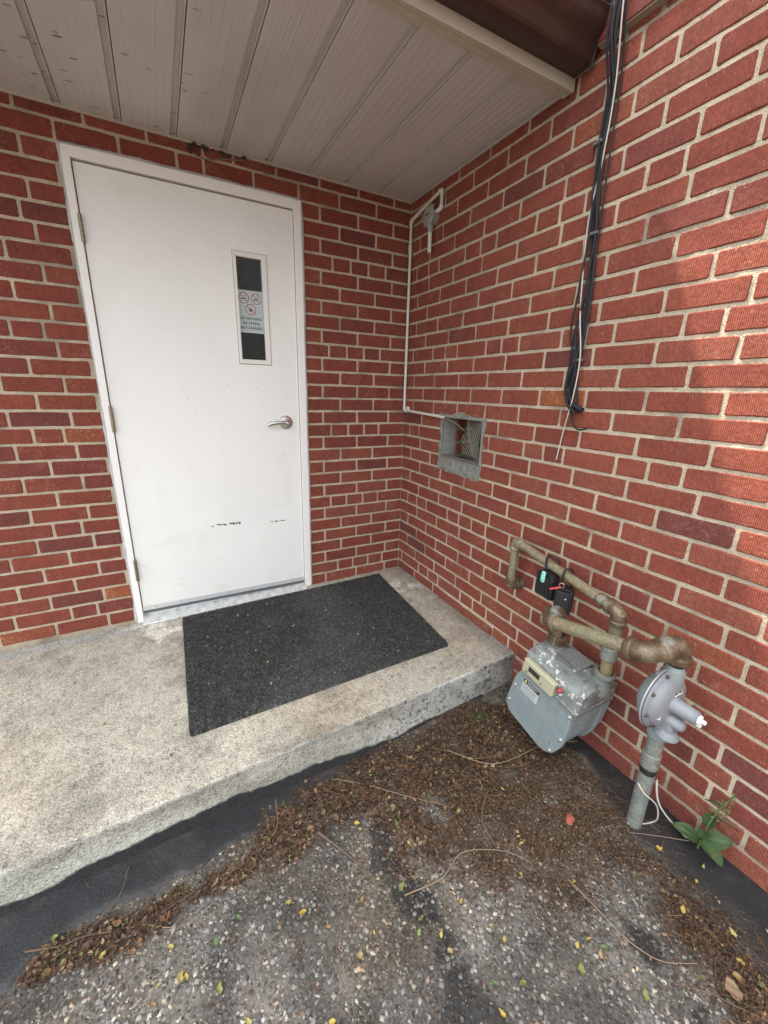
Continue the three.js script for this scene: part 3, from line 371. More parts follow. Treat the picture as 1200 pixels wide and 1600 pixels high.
  const wr = []; for (let x = wx0 + .024; x < wx1 - .02; x += .0115) wr.push(box(x + q, x + .0008 + q, wy0 + .02, wy1 - .02, -.0118, -.0112)); for (let y = wy0 + .026; y < wy1 - .02; y += .0115) wr.push(box(wx0 + .02 + q, wx1 - .02 + q, y, y + .0008, -.0112, -.0106)); part(leaf, 'wire_grid', wr, mat({ c: [.10, .09, .07], roughness: .7 }));
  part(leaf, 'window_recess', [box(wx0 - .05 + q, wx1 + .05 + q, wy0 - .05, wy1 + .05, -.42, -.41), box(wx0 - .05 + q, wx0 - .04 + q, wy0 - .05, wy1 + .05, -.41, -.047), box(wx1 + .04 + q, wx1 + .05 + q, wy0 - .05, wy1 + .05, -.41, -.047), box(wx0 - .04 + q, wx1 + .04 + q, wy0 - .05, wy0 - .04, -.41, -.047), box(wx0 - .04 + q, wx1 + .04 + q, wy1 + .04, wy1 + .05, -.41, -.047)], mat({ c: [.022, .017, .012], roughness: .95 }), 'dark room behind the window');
  // lever handle
  const hx = -.778 + q, hy = 1.031; const hd = part(leaf, 'handle', [lathe(V(hx, hy, -.0045), V(0, 0, 1), [[.0, .012], [.030, .0118], [.0365, .008], [.038, .0]], 36), lathe(V(hx, hy, .006), V(0, 0, 1), [[.014, 0], [.012, .02], [.013, .036], [0, .04]], 24)], nickel);
  const lv = tube([[hx + .012, hy, .034], [hx - .02, hy + .001, .036], [hx - .06, hy + .0, .036], [hx - .085, hy - .004, .034], [hx - .105, hy - .012, .026]], .0095, 30, 12); { const A = lv.attributes.position; for (let i = 0; i < A.count; i++) A.setZ(i, .034 + (A.getZ(i) - .034) * .62); lv.computeVertexNormals(); } part(leaf, 'handle_lever', lv, nickel);
  part(leaf, 'keyhole', cyl(V(hx + .004, hy, .04), V(hx + .004, hy, .0475), .006, .006, 16), nickel);
  for (const [a, b] of [[1.886, 1.783], [1.113, .995], [.335, .217]]) { const hg = []; for (let i = 0; i < 5; i++) { const y0 = lerp(a, b, i / 5), y1 = lerp(a, b, (i + 1) / 5); hg.push(cyl(V(-1.6065 + q, y0 - .0008, .009), V(-1.6065 + q, y1 + .0008, .009), .0075, .0075, 14)); } hg.push(cyl(V(-1.6065 + q, a, .009), V(-1.6065 + q, a + .004, .009), .006, .004, 12), box(-1.611 + q, -1.602 + q, b, a, -.02, .004)); part(leaf, 'hinge', hg, brassOld); }
  part(leaf, 'door_sweep', rbox(X0 + .006 + q, X1 - .006 + q, .034, .060, -.0045, .002, .0015, 1), mat({ c: [.62, .63, .63], metalness: .3, roughness: .45 }));
  const sc = []; for (let i = 0; i < 7; i++) sc.push(lathe(V(X0 + .06 + i * .128 + q, .048, .002), V(0, 0, 1), [[0, .0022], [.003, .0018], [.0042, 0]], 10)); part(leaf, 'sweep_screw', sc, mat({ c: [.4, .39, .37], metalness: .8, roughness: .4 }));
  part(leaf, 'sweep_brush', box(X0 + .004 + q, X1 - .004 + q, .012, .034, -.03, -.008), mat({ c: [.12, .125, .13], roughness: .8 }));
  const th = polyShape([[-.14, -.05], [.045, -.05], [.045, -.026], [.036, -.012], [-.004, .012], [-.14, .012]]), tg = extrude(th, X1 - X0 + .012, .001, 1); tg.rotateY(Math.PI / 2); tg.scale(1, 1, -1); { const A = tg.attributes.position; for (let i = 0; i < A.count; i++) { const x = A.getX(i); A.setX(i, x + X0 - .006 + q); A.setY(i, A.getY(i) + slabY(x + X0) * .75 + .01); } const I = []; for (let i = 0; i < A.count; i++) I.push(i); for (let i = 0; i < A.count; i += 3) { I[i + 1] = i + 2; I[i + 2] = i + 1; } tg.setIndex(I); tg.computeVertexNormals(); }
  part(D, 'threshold', tg, mat({ c: [.78, .79, .79], roughness: .5, metalness: .15, map: pargeMat.map }));
}
{ // notice taped inside the window
  const cv = document.createElement('canvas'); cv.width = 512; cv.height = 832; const c = cv.getContext('2d');
  c.fillStyle = '#c9d8d6'; c.fillRect(0, 0, 512, 832);
  const ban = (x, y, r, f) => { c.save(); c.strokeStyle = '#23292c'; c.fillStyle = '#23292c'; c.lineWidth = 10; f(x, y); c.strokeStyle = '#b4404e'; c.lineWidth = 15; c.beginPath(); c.arc(x, y, r, 0, 6.2832); c.stroke(); c.beginPath(); c.moveTo(x - r * .7, y - r * .7); c.lineTo(x + r * .7, y + r * .7); c.stroke(); c.restore(); };
  ban(128, 150, 100, (x, y) => { c.fillRect(x - 70, y + 6, 105, 20); c.fillRect(x + 42, y + 6, 10, 20); c.beginPath(); c.moveTo(x + 45, y - 4); c.bezierCurveTo(x + 70, y - 40, x + 10, y - 30, x + 40, y - 68); c.stroke(); });
  ban(384, 150, 100, (x, y) => { c.save(); c.translate(x, y); c.rotate(-.35); c.fillRect(-66, 0, 90, 22); c.fillRect(28, 5, 34, 12); c.restore(); c.beginPath(); c.moveTo(x + 20, y - 24); c.bezierCurveTo(x + 60, y - 30, x + 10, y - 50, x + 46, y - 66); c.stroke(); });
  ban(256, 370, 104, (x, y) => { for (let k = -3; k <= 3; k++) { const a = k * .52, l = 78 - Math.abs(k) * 12; c.save(); c.translate(x, y + 30); c.rotate(a); c.beginPath(); c.moveTo(0, 0); c.quadraticCurveTo(-15, -l * .55, 0, -l); c.quadraticCurveTo(15, -l * .55, 0, 0); c.fill(); c.restore(); } c.fillRect(x - 4, y + 28, 8, 36); });
  c.fillStyle = '#16202a'; c.textAlign = 'center'; c.font = 'bold 76px sans-serif'; c.fillText('NO SMOKING', 256, 574, 440); c.fillText('NO VAPING', 256, 668, 370); c.fillText('NO CANNABIS', 256, 762, 460);
  const t = new THREE.CanvasTexture(cv); t.colorSpace = THREE.SRGBColorSpace;
  const g = grid(12, 20, (u, v) => [(u - .5) * .124, v * .2, .003 * Math.sin(u * 3.1) * (1 - v) + .001 * Math.sin(v * 7)], (u, v) => [u, v]);
  const m = single('notice', g, mat({ map: t, roughness: .6 }), 'white paper notice NO SMOKING NO VAPING NO CANNABIS behind the door window', 'notice'); m.position.set(-.9305, 1.49, -.024);
}

// ---------------------------------------------------------------- roof overhang
const soffitMat = mat({ c: [1, 1, 1], roughness: .5,
  map: (() => { const R = rng(8), sp = []; for (let i = 0; i < 150; i++) { const x = -2.35 + 1.25 * R(), z = .05 + .75 * R(); if (R() < sst(-.9, -1.7, x)) sp.push([x, z, .007 + .014 * R() * R(), .0025 + .0035 * R(), .45 + .55 * R()]); }
    const t = ctex(2048, 1024, [2.6, 1.1], (u, v, o) => { const x = -2.6 + u * 2.6, z = v * 1.1; let k = .93 + .14 * (fbm(x * 5, z * 3, 4, 3) - .5) + .05 * (vn(x * 300, z * 4, 5) - .5), r = .53 * k, g = .495 * k, b = .47 * k; for (const s of sp) { const dx = x - s[0]; if (Math.abs(dx) > .05) continue; const dz = z - s[1] - dx * .15, q = (dx / s[2]) ** 2 + (dz / s[3]) ** 2; if (q < 2) { const e = s[4] * sst(1.6, .2, q + .8 * (vn(x * 200, z * 200, 4) - .5)); r *= 1 - .8 * e; g *= 1 - .8 * e; b *= 1 - .8 * e; } } const gr = sst(.55, .8, fbm(x * 2, z * 2, 3, 9)) * .15; o[0] = r * (1 - gr); o[1] = g * (1 - gr); o[2] = b * (1 - gr); }); return t; })() });
{
  const X0 = -3.5, ys = 2.247, zf = 1.065, T = thing('porch_roof', 'low roof overhang with grey ribbed soffit panels above the door', 'roof', [-1.75, ys, .5]);
  for (let i = 0; i < 17; i++) {                          // one plank each, a batten groove between planks
    const a = -.003 - i * .2015 - .195, b = -.003 - i * .2015; const pr = [[a, .012], [a, .001], [a + .003, 0]]; for (let k = 1; k < 6; k++) { const x = lerp(a + .003, b - .021, k / 6); pr.push([x - .0025, 0], [x, -.0008], [x + .0025, 0]); } pr.push([b - .022, 0], [b - .0205, .011], [b - .0035, .011], [b - .002, .0], [b + .003, .0005], [b + .0045, .012]);
    const nz = 2, g = grid(pr.length - 1, nz, (u, v) => { const p = pr[Math.round(u * (pr.length - 1))]; return [p[0], ys + p[1] - .004 * v, .004 + v * (zf - .014)]; }, (u, v, p) => [p[0] + 2.6, p[2]]).toNonIndexed(); g.computeVertexNormals();
    wpart(T, 'soffit_panel', g, soffitMat);
  }
  const cream = mat({ c: [.46, .42, .35], roughness: .5, map: ctex(256, 256, [.3, .3], (u, v, o) => { const t = .88 + .3 * (fbm(u * 8, v * 8, 4, 3, 8) - .4); o[0] = t; o[1] = t * .98; o[2] = t * .94; }) });
  wpart(T, 'wall_trim', [rbox(X0, -.004, ys - .006, ys + .01, .001, .012, .002, 1)], cream);
  wpart(T, 'fascia_board', [rbox(X0, -.006, 2.228, 2.30, zf - .002, zf + .016, .003, 2), rbox(X0, -.008, 2.2285, 2.236, zf - .03, zf - .003, .002, 1)], cream, 'cream fascia board');
  const roofM = mat({ c: [.055, .058, .065], roughness: .9, bumpMap: asphalt.bump, bumpScale: .004 });
  const rs = polyShape([[1.19, 2.392], [-4.2, 3.45], [-4.2, 3.52], [1.20, 2.405]]), rg = extrude(rs, 3.48); rg.rotateY(-Math.PI / 2); wpart(T, 'roof_sheet', rg, roofM);
  wpart(T, 'roof_fill', [box(X0, -.02, 2.2605, 2.385, -.3, zf - .004)], darkMat);
  const brown = mat({ c: [.058, .027, .021], roughness: .34, map: ctex(256, 256, [.4, .4], (u, v, o) => { const t = .75 + .5 * (fbm(u * 8, v * 3, 4, 3, 8) - .4); o[0] = t; o[1] = t; o[2] = t; }), bumpMap: btex(128, 128, [.3, .3], (u, v) => fbm(u * 6, v * 6, 3, 5, 6)), bumpScale: .001 });
  const Gt = thing('gutter', 'dark brown metal eaves gutter along the roof edge', 'gutter', [-1.75, 2.26, 1.15]);
  const ogee = [[1.083, 2.385], [1.083, 2.262], [1.152, 2.262], [1.158, 2.268], [1.163, 2.285], [1.172, 2.303], [1.188, 2.318], [1.198, 2.335], [1.201, 2.362], [1.206, 2.372], [1.203, 2.378], [1.192, 2.378]];
  const og = new THREE.SplineCurve(ogee.slice(2, 10).map(p => new THREE.Vector2(...p))).getPoints(40).map(p => [p.x, p.y]); ogee.splice(2, 8, ...og); const prof = []; for (const [z, y] of ogee) prof.push([z, y]); for (const [z, y] of [...ogee].reverse()) prof.push([z - (z > 1.15 ? .0018 : -.0016), y + .0018]);
  const gg = toCreasedNormals(extrude(polyShape(prof), 3.44), .5); gg.rotateY(-Math.PI / 2); gg.translate(-.03, 0, 0); wpart(Gt, 'gutter_trough', gg, brown);
  const ec = extrude(polyShape(ogee), .003, 0); ec.rotateY(-Math.PI / 2); ec.translate(-.026, 0, 0); wpart(Gt, 'end_cap', ec, brown);
  const lip = ogee.slice(1, 42).map(p => V(-.026, p[1] - .001, p[0] + .001)); wpart(Gt, 'end_seam', tube(lip, .003, 40, 6), brown);
  for (const x of [-.35, -.95, -1.6, -2.3]) wpart(Gt, 'gutter_strap', box(x - .012, x + .012, 2.3785, 2.3805, 1.083, 1.2), brown);
  const R = rng(3), tw = []; for (let i = 0; i < 7; i++) { const x = -.15 - R() * .2, z = 1.1 + R() * .09; tw.push(tube([[x - .05, 2.385 + .02 * R(), z - .02], [x, 2.395 + .02 * R(), z], [x + .06 * R(), 2.392 + .03 * R(), z + .02]], .003, 8, 5)); } wpart(Gt, 'gutter_debris', tw, mat({ c: [.35, .25, .14], roughness: .9 }));
}
{ // old insect nest and cobweb scraps under the soffit
  const crumb = mat({ c: [.06, .035, .022], roughness: 1 }); const N = thing('nest_remains', 'dirty clump of old nest and web under the soffit above the door', 'nest', [-1.0, 2.2, .01]), R = rng(12), g = []; 
  for (let i = 0; i < 26; i++) { const x = -1.165 + .36 * Math.pow(R(), 1.4), y = 2.243 - .05 * R() * (x < -1.12 ? 1 : .35), s = .004 + .006 * R(); const a = new THREE.IcosahedronGeometry(s, 0); a.scale(1.4, .8, .8); a.translate(x, y, .006 + .008 * R()); g.push(a); }
  g.forEach(a => wpart(N, 'nest_crumb', a, crumb));
  const wm = mat({ c: [.20, .15, .11], roughness: 1 }); [tube([[-1.15, 2.205, .012], [-1.1, 2.195, .012], [-1.0, 2.215, .012], [-.93, 2.23, .008]], .0028, 24, 5), tube([[-1.02, 2.218, .012], [-.9, 2.222, .014], [-.8, 2.19, .012], [-.74, 2.186, .008]], .0014, 24, 4), tube([[-.86, 2.225, .01], [-.80, 2.205, .012], [-.76, 2.20, .012]], .001, 12, 4)].forEach(a => wpart(N, 'web_strand', a, wm));
}

// ---------------------------------------------------------------- door mat
{
  const c = [[-1.422, .064], [-.191, .062], [-.251, .949], [-1.44, .962]], wM = 1.21, dM = .89, r = .016;
  const rnd = (u, v) => { let x = u * wM, z = v * dM; const cx = clamp(x, r, wM - r), cz = clamp(z, r, dM - r), d = Math.hypot(x - cx, z - cz); if (d > r) { x = cx + (x - cx) / d * r; z = cz + (z - cz) / d * r; } return [x / wM, z / dM]; };
  const at = (u, v) => { const [a, b] = rnd(u, v); const x = lerp(lerp(c[0][0], c[1][0], a), lerp(c[3][0], c[2][0], a), b), z = lerp(lerp(c[0][1], c[1][1], a), lerp(c[3][1], c[2][1], a), b); return [x, z]; };
  const rows = (u, v) => { const k = Math.sin(u * wM * 2 * Math.PI / .019) * Math.sin(v * dM * 2 * Math.PI / .013); return k; };
  const g = grid(330, 250, (u, v, i, j) => { const edge = Math.min(i, j, 330 - i, 250 - j), uu = clamp((i - 1) / 328), vv = clamp((j - 1) / 248), [x, z] = at(uu, vv); const [a, b] = rnd(uu, vv); const y = edge === 0 ? -.003 : .010 + .0036 * rows(a, b) + .007 * (vn(x * 210, z * 210, 3) - .5) + .0035 * (fbm(x * 4, z * 4, 2, 6) - .5) + (edge === 1 ? -.002 : 0); return [x, slabY(x) + y, z]; }, (u, v, p) => [p[0], p[2]],
    (u, v, p) => { const dust = sst(.4, .75, fbm(p[0] * 3, p[2] * 3, 4, 9)) * sst(0, .35, u) * sst(1, .5, u); const k = .012 + .024 * dust + .085 * Math.pow(vn(p[0] * 240, p[2] * 240, 8), 2) * (.5 + fbm(p[0] * 50, p[2] * 50, 2, 4)) , s = vn(p[0] * 150, p[2] * 150, 18) > .95 ? .09 : 0; return [k * 1.03 + s * .9, k + s * .8, k * .95 + s * .6]; });
  for (let i = 0; i < g.index.count; i += 3) { const a = g.index.getX(i + 1); g.index.setX(i + 1, g.index.getX(i + 2)); g.index.setX(i + 2, a); } g.computeVertexNormals();
  g.translate(.83, .0, -.5); const m = single('doormat', g, mat({ c: [1, 1, 1], roughness: .98, vertexColors: true, bumpMap: btex(512, 512, [.25, .25], (u, v) => .6 * vn(u * 90, v * 90, 3, 90) + .4 * vn(u * 180, v * 180, 4, 180)), bumpScale: .004 }), 'charcoal ribbed doormat lying on the concrete step', 'doormat'); m.position.set(-.83, 0, .5);
}

// ---------------------------------------------------------------- pipe helpers (world metres)
function elbowGeo(c, a, b, r, k = 2.0) {                 // fitting that turns from leg direction a to leg direction b about the corner c
  const A = a.clone().normalize(), B = b.clone().normalize(), R = r * 1.22, l = r * k, pA = c.clone().addScaledVector(A, l * .8), pB = c.clone().addScaledVector(B, l * .8);
  const g = [new THREE.TubeGeometry(new THREE.QuadraticBezierCurve3(pA, c.clone(), pB), 16, R, 20)];
  for (const [p, d] of [[pA, A], [pB, B]]) g.push(lathe(p.clone().addScaledVector(d, -r * .15), d, [[R, 0], [R * 1.13, r * .1], [R * 1.16, r * .3], [R * 1.16, r * .75], [R * 1.1, r * .9], [r * .96, r * .92]], 24));
  return g;
}
const collar = (a, d, r, l, k = 1.22) => lathe(a, d, [[r * .98, 0], [r * k * .96, 0], [r * k, l * .12], [r * k, l * .88], [r * k * .96, l], [r * .98, l]], 24);
const hexNut = (a, d, r, l) => { const g = new THREE.CylinderGeometry(r, r, l, 6); g.applyQuaternion(new THREE.Quaternion().setFromUnitVectors(V(0, 1, 0), d.clone().normalize())); g.translate(a.x + d.x * l / 2, a.y + d.y * l / 2, a.z + d.z * l / 2); return g.toNonIndexed(); };
const uvPipe = (g) => { const P = g.attributes.position, N = g.attributes.normal, U = g.attributes.uv; for (let i = 0; i < P.count; i++) U.setXY(i, P.getX(i) * .7 + P.getZ(i) + .3 * P.getY(i), P.getY(i) + .5 * P.getX(i) - .3 * P.getZ(i)); return g; };
const J = { stub0: V(.0, .371, 1.124), stub: V(-.065, .371, 1.123), e1: V(-.065, .590, 1.127), e2: V(-.150, .541, 1.672), out: V(-.150, .30, 1.667), in0: V(-.152, .335, 1.461), e4: V(-.153, .440, 1.461), e3: V(-.236, .424, 1.462), e5: V(-.250, .513, 1.826), e6: V(-.148, .537, 1.858), reg: V(-.147, .47, 1.857), r0: V(-.146, -.19, 1.857), r1: V(-.146, .235, 1.857) };
const dir = (a, b) => V().subVectors(b, a).normalize(), toward = (a, b, d) => a.clone().addScaledVector(dir(a, b), d);
{
  const P = thing('gas_pipe', 'galvanised gas pipework with brown elbows fixed to the brick wall', 'pipe', [-.146, G0, 1.857]);
  const pp = (n, a, b, r, m = galvTan) => wpart(P, n, uvPipe(merge(cyl(a, b, r, r, 24))), m), el = (c, a, b, r, m = bronze) => wpart(P, 'elbow', uvPipe(merge(elbowGeo(c, dir(c, a), dir(c, b), r))), m), rA = .0178, rB = .0226, rR = .0228;
  pp('pipe', J.r0, J.r1, rR, galv); wpart(P, 'collar', uvPipe(merge([collar(V(-.146, .085, 1.857), V(0, 1, 0), rR, .055, 1.16)])), galv);
  wpart(P, 'tape_scrap', merge([collar(V(-.146, .062, 1.857), V(0, 1, 0), rR, .03, 1.05)]), mat({ c: [.02, .02, .02], roughness: .5 }), 'black tape around the riser');
  pp('pipe', J.stub0.clone().add(V(.02, 0, 0)), J.stub, rA); wpart(P, 'wall_collar', uvPipe(merge(collar(V(-.002, .374, 1.128), V(-1, 0, 0), rA, .02, 1.35))), bronze);
  el(J.stub, J.stub0, J.e1, rA); pp('pipe', J.stub, J.e1, rA); el(J.e1, J.stub, J.e2, rA, galvTan); pp('pipe', J.e1, J.e2, rA); el(J.e2, J.e1, J.out, rA * 1.1); wpart(P, 'coupling', uvPipe(merge(collar(toward(J.e2, J.e1, .058), dir(J.e2, J.e1), rA, .028, 1.28))), bronze);
  pp('pipe', J.e2, J.out, rA * 1.12); wpart(P, 'union', uvPipe(merge([collar(V(J.out.x, .36, J.out.z), V(0, 1, 0), rB, .05, 1.18), collar(V(J.out.x, .415, J.out.z), V(0, 1, 0), rB * .95, .04, 1.2)])), galv);
  el(J.e4, J.in0, J.e3, rB); pp('pipe', J.e4, J.in0, rB, bronze); el(J.e3, J.e4, J.e5, rB); pp('pipe', J.e3, J.e5, rB); el(J.e5, J.e3, J.e6, rB * 1.1); el(J.e6, J.e5, J.reg, rB * 1.1); pp('pipe', J.e5, J.e6, rB, bronze); pp('pipe', J.e6, J.reg, rB, bronze);
}

// ---------------------------------------------------------------- gas meter
{
  const M = thing('gas_meter', 'blue grey gas meter with peeling paint hanging beside the step', 'gas meter', [0, .085, 1.530], null, -Math.PI / 2), Rz = -.15;
  const rot = new THREE.Matrix4().makeRotationZ(Rz), at = (g) => merge(g).applyMatrix4(rot), mp = (n, g, m, l) => part(M, n, at(g), m, l);
  const plate = roundPoly([[-.106, .112], [.108, .112], [.116, .02], [.115, -.067], [.090, -.130], [.05, -.154], [-.125, -.140], [-.155, -.108], [-.142, .05]], [.012, .02, .02, .03, .018, .018, .014, .012, .03]);
  const body = roundPoly([[-.118, .11], [.113, .11], [.110, -.06], [.075, -.128], [-.095, -.120], [-.125, -.09]], [.01, .01, .03, .03, .02, .015]);
  let g = extrude(plate, .014, .005, 3, 8); g.translate(0, 0, .252); mp('front_cover', g, meterPaint);
  g = extrude(body, .155, .006, 2, 8); g.translate(0, 0, .095); mp('body', g, meterPaint);
  g = extrude(plate, .012, .005, 3, 8); g.translate(0, -.002, .078); mp('rear_cover', g, meterPaint);
  g = extrude(body, .02, .012, 3, 8); g.translate(0, 0, .05); mp('rear_pan', g, meterPaint);
  // top casting with a gallery that slopes to the front
  const prof = [[.075, .10], [.075, .178], [.095, .19], [.15, .206], [.215, .204], [.262, .186], [.270, .172], [.268, .10]];
  const top = roundPoly(prof, [.004, .012, .01, .02, .02, .01, .006, .004]); g = extrude(top, .236, .006, 3, 6); g.rotateY(-Math.PI / 2); g.translate(.118, 0, 0); mp('top_casting', g, meterTopPaint);
  mp('top_casting', [rbox(-.052, .045, .196, .213, .115, .20, .006, 2), rbox(-.045, .02, .2005, .2155, .205, .216, .004, 1), rbox(-.126, .126, .096, .112, .07, .276, .005, 2)], meterTopPaint);
  for (const s of [-1, 1]) mp('connection_boss', [lathe(V(s * .102, .165, .152), V(0, 1, 0), [[.040, 0], [.036, .035], [.031, .045], [.030, .062], [.026, .066]], 28), lathe(V(s * .102, .222, .152), V(0, 1, 0), [[.024, 0], [.034, .003], [.034, .018], [.024, .022]], 28)], s < 0 ? bronze : galv);
  const idx = mp('index', [rbox(-.112, .032, .104, .166, .268, .292, .007, 3)], mat({ c: [.42, .40, .27], roughness: .35, bumpMap: pargeMat.bumpMap, bumpScale: .0006 }), 'yellowed plastic index cover');
  part(idx, 'dial_window', at([box(-.082, -.03, .128, .15, .2915, .2935)]), mat({ c: [.09, .085, .06], roughness: .3 }));
  const dg = []; for (let i = 0; i < 4; i++) dg.push(box(-.079 + i * .012, -.071 + i * .012, .131, .147, .2935, .2945)); part(idx, 'dial_digit', at(dg), mat({ c: [.02, .02, .02], roughness: .4 }));
  [lathe(V(-.088, .118, .2915), V(0, 0, 1), [[0, .001], [.006, .001], [.006, 0]], 16), lathe(V(-.02, .122, .2915), V(0, 0, 1), [[0, .001], [.005, .001], [.005, 0]], 16)].forEach(a => part(idx, 'dial_dot', at(a), mat({ c: [.22, .2, .12], roughness: .4 })));
  mp('red_seal', [lathe(V(.047, .15, .27), V(0, 0, 1), [[.009, 0], [.009, .014], [.006, .018], [0, .019]], 16)], mat({ c: [.30, .06, .06], roughness: .5 }));
  mp('red_seal', [lathe(V(-.121, .142, .262), V(0, 0, 1), [[.008, 0], [.008, .012], [0, .015]], 16)], mat({ c: [.30, .05, .06], roughness: .4 }));
  const bolt = mat({ c: [.45, .43, .40], metalness: .6, roughness: .45 }); for (const [x, y] of [[.047, .128], [.104, .080], [.104, -.035], [.082, -.118], [-.138, -.085], [-.132, .0], [-.09, .092], [.052, .098], [.09, .098]]) mp('bolt', [lathe(V(x, y, .268), V(0, 0, 1), [[.0095, 0], [.0095, .002], [.006, .0035], [.006, .007], [0, .008]], 12)], bolt);
  [cyl(V(.03, .102, .270), V(.112, .098, .270), .0065, .0065, 10), cyl(V(.112, -.01, .17), V(.09, -.10, .17), .004, .004, 8)].forEach(a => mp('ridge', a, meterPaint));
  const cv = document.createElement('canvas'); cv.width = 256; cv.height = 192; const c = cv.getContext('2d'); c.fillStyle = '#b9bdbb'; c.fillRect(0, 0, 256, 192); c.fillStyle = '#1c1d1d'; c.fillRect(0, 0, 256, 52); c.fillStyle = '#d8cc6a'; c.beginPath(); c.arc(34, 26, 18, 0, 6.3); c.fill(); c.fillStyle = '#c9cac6'; c.fillRect(66, 14, 170, 8); c.fillRect(66, 30, 130, 6); c.fillStyle = '#6c7070'; { const R = rng(6); for (let y = 64; y < 182; y += 14) { let x = 14; while (x < 236) { const w = 8 + R() * 26; if (x + w < 242) c.fillRect(x, y, w, 6); x += w + 6; } } }
  const t = new THREE.CanvasTexture(cv); t.colorSpace = THREE.SRGBColorSpace; const lg = new THREE.PlaneGeometry(.078, .062); lg.translate(-.062, .034, .2718); mp('data_plate', [extrude(roundPoly([[-.102, .002], [-.022, .002], [-.022, .066], [-.102, .066]], .003), .0012).translate(0, 0, .2705)], mat({ c: [.5, .5, .48], metalness: .5, roughness: .4 })); part(M, 'data_label', lg.applyMatrix4(rot), mat({ map: t, roughness: .4 }), 'small black and silver data label');
}

// ---------------------------------------------------------------- regulator on the riser
{
  const c = V(-.166, .352, 1.848), Rg = thing('gas_regulator', 'grey disc shaped gas regulator on top of the riser pipe', 'regulator', [c.x, .2, c.z]), Z = V(0, 0, 1);
  const rp = (n, g, m, l) => wpart(Rg, n, g, m, l);
  rp('diaphragm_case', [lathe(c.clone().addScaledVector(Z, .004), Z, [[.097, 0], [.097, .006], [.089, .008], [.084, .012], [.080, .020], [.070, .029], [.045, .035], [0, .036]], 48)], regPaint);
  rp('case_rim', [lathe(c.clone().addScaledVector(Z, -.005), Z, [[.08, 0], [.097, 0], [.0995, .002], [.0995, .0045], [.097, .0065], [.08, .0065]], 48)], mat({ c: [.40, .41, .42], roughness: .35, metalness: .3 }));
  rp('rear_case', [lathe(c.clone().addScaledVector(Z, -.005), Z.clone().negate(), [[.092, 0], [.086, .006], [.076, .020], [.050, .036], [.02, .042], [0, .042]], 40)], regBack);
  const br = c.clone().add(V(-.006, .006, .03)); rp('spring_barrel', [lathe(br, Z, [[.031, -.004], [.026, .01], [.0235, .025], [.0205, .065], [.019, .072], [.015, .075], [0, .075]], 28)], regPaint);
  rp('vent_cap', [lathe(br.clone().addScaledVector(Z, .074), Z, [[.014, 0], [.014, .006], [.006, .008], [.006, .018], [0, .019]], 16), box(br.x - .004, br.x + .004, br.y - .02, br.y - .004, br.z + .066, br.z + .084)], mat({ c: [.72, .72, .72], roughness: .4 }));
  const b2 = c.clone().add(V(-.004, -.048, .026)); rp('relief_chamber', [lathe(b2, Z, [[.028, -.006], [.021, .008], [.0195, .040], [.015, .050], [.007, .054], [0, .055]], 24)], regPaint);
  rp('lower_housing', [rbox(c.x - .024, c.x + .018, c.y - .096, c.y - .04, c.z + .002, c.z + .058, .012, 4), lathe(c.clone().add(V(-.003, -.106, .038)), V(0, 1, .12), [[.031, 0], [.034, .003], [.033, .010], [.026, .015], [.021, .026], [0, .026]], 28)], regPaint);
  rp('valve_body', [lathe(V(-.147, .205, 1.857), V(0, 1, 0), [[.024, 0], [.029, .004], [.029, .03], [.022, .04], [.023, .10], [.023, .20], [.029, .21], [.029, .245], [.025, .25], [.022, .26]], 28), rbox(-.165, -.125, .26, .40, 1.80, 1.87, .012, 3), rbox(-.20, -.17, .405, .445, 1.832, 1.85, .006, 2)], regBack);
  const bm = mat({ c: [.14, .09, .07], roughness: .5, metalness: .5 }); for (let i = 0; i < 8; i++) { const a = i / 8 * 6.283 + .25, p = c.clone().add(V(Math.cos(a) * .0885, Math.sin(a) * .0885, .0075)); rp('bolt', [hexNut(p, Z, .0075, .006), hexNut(p.clone().add(V(0, 0, .006)), Z, .0042, .004)], bm); }
  const cv = document.createElement('canvas'); cv.width = 128; cv.height = 160; const k = cv.getContext('2d'); k.fillStyle = '#d8d6d6'; k.fillRect(0, 0, 128, 160); k.fillStyle = '#19171a'; const R = rng(7); for (let y = 10; y < 150; y += 50) { let x = 6; while (x < 100) { const w = 34 + R() * 40; k.fillRect(x, y, Math.min(w, 122 - x), 34); x += w + 14; } } k.fillStyle = '#a33c3c'; k.fillRect(70, 60, 30, 12);
  const t = new THREE.CanvasTexture(cv); t.colorSpace = THREE.SRGBColorSpace; const lb = new THREE.PlaneGeometry(.040, .036); lb.rotateX(-.36); lb.translate(c.x + .004, c.y + .052, c.z + .0352); rp('label', lb, mat({ map: t, roughness: .5 }), 'small black and white print');
  const sg = new THREE.PlaneGeometry(.011, .04); sg.rotateY(-.45); sg.rotateZ(-.2); sg.translate(c.x - .058, c.y - .012, c.z + .0335); rp('sticker', sg, mat({ c: [.7, .72, .68], roughness: .5 }), 'narrow white sticker');
}

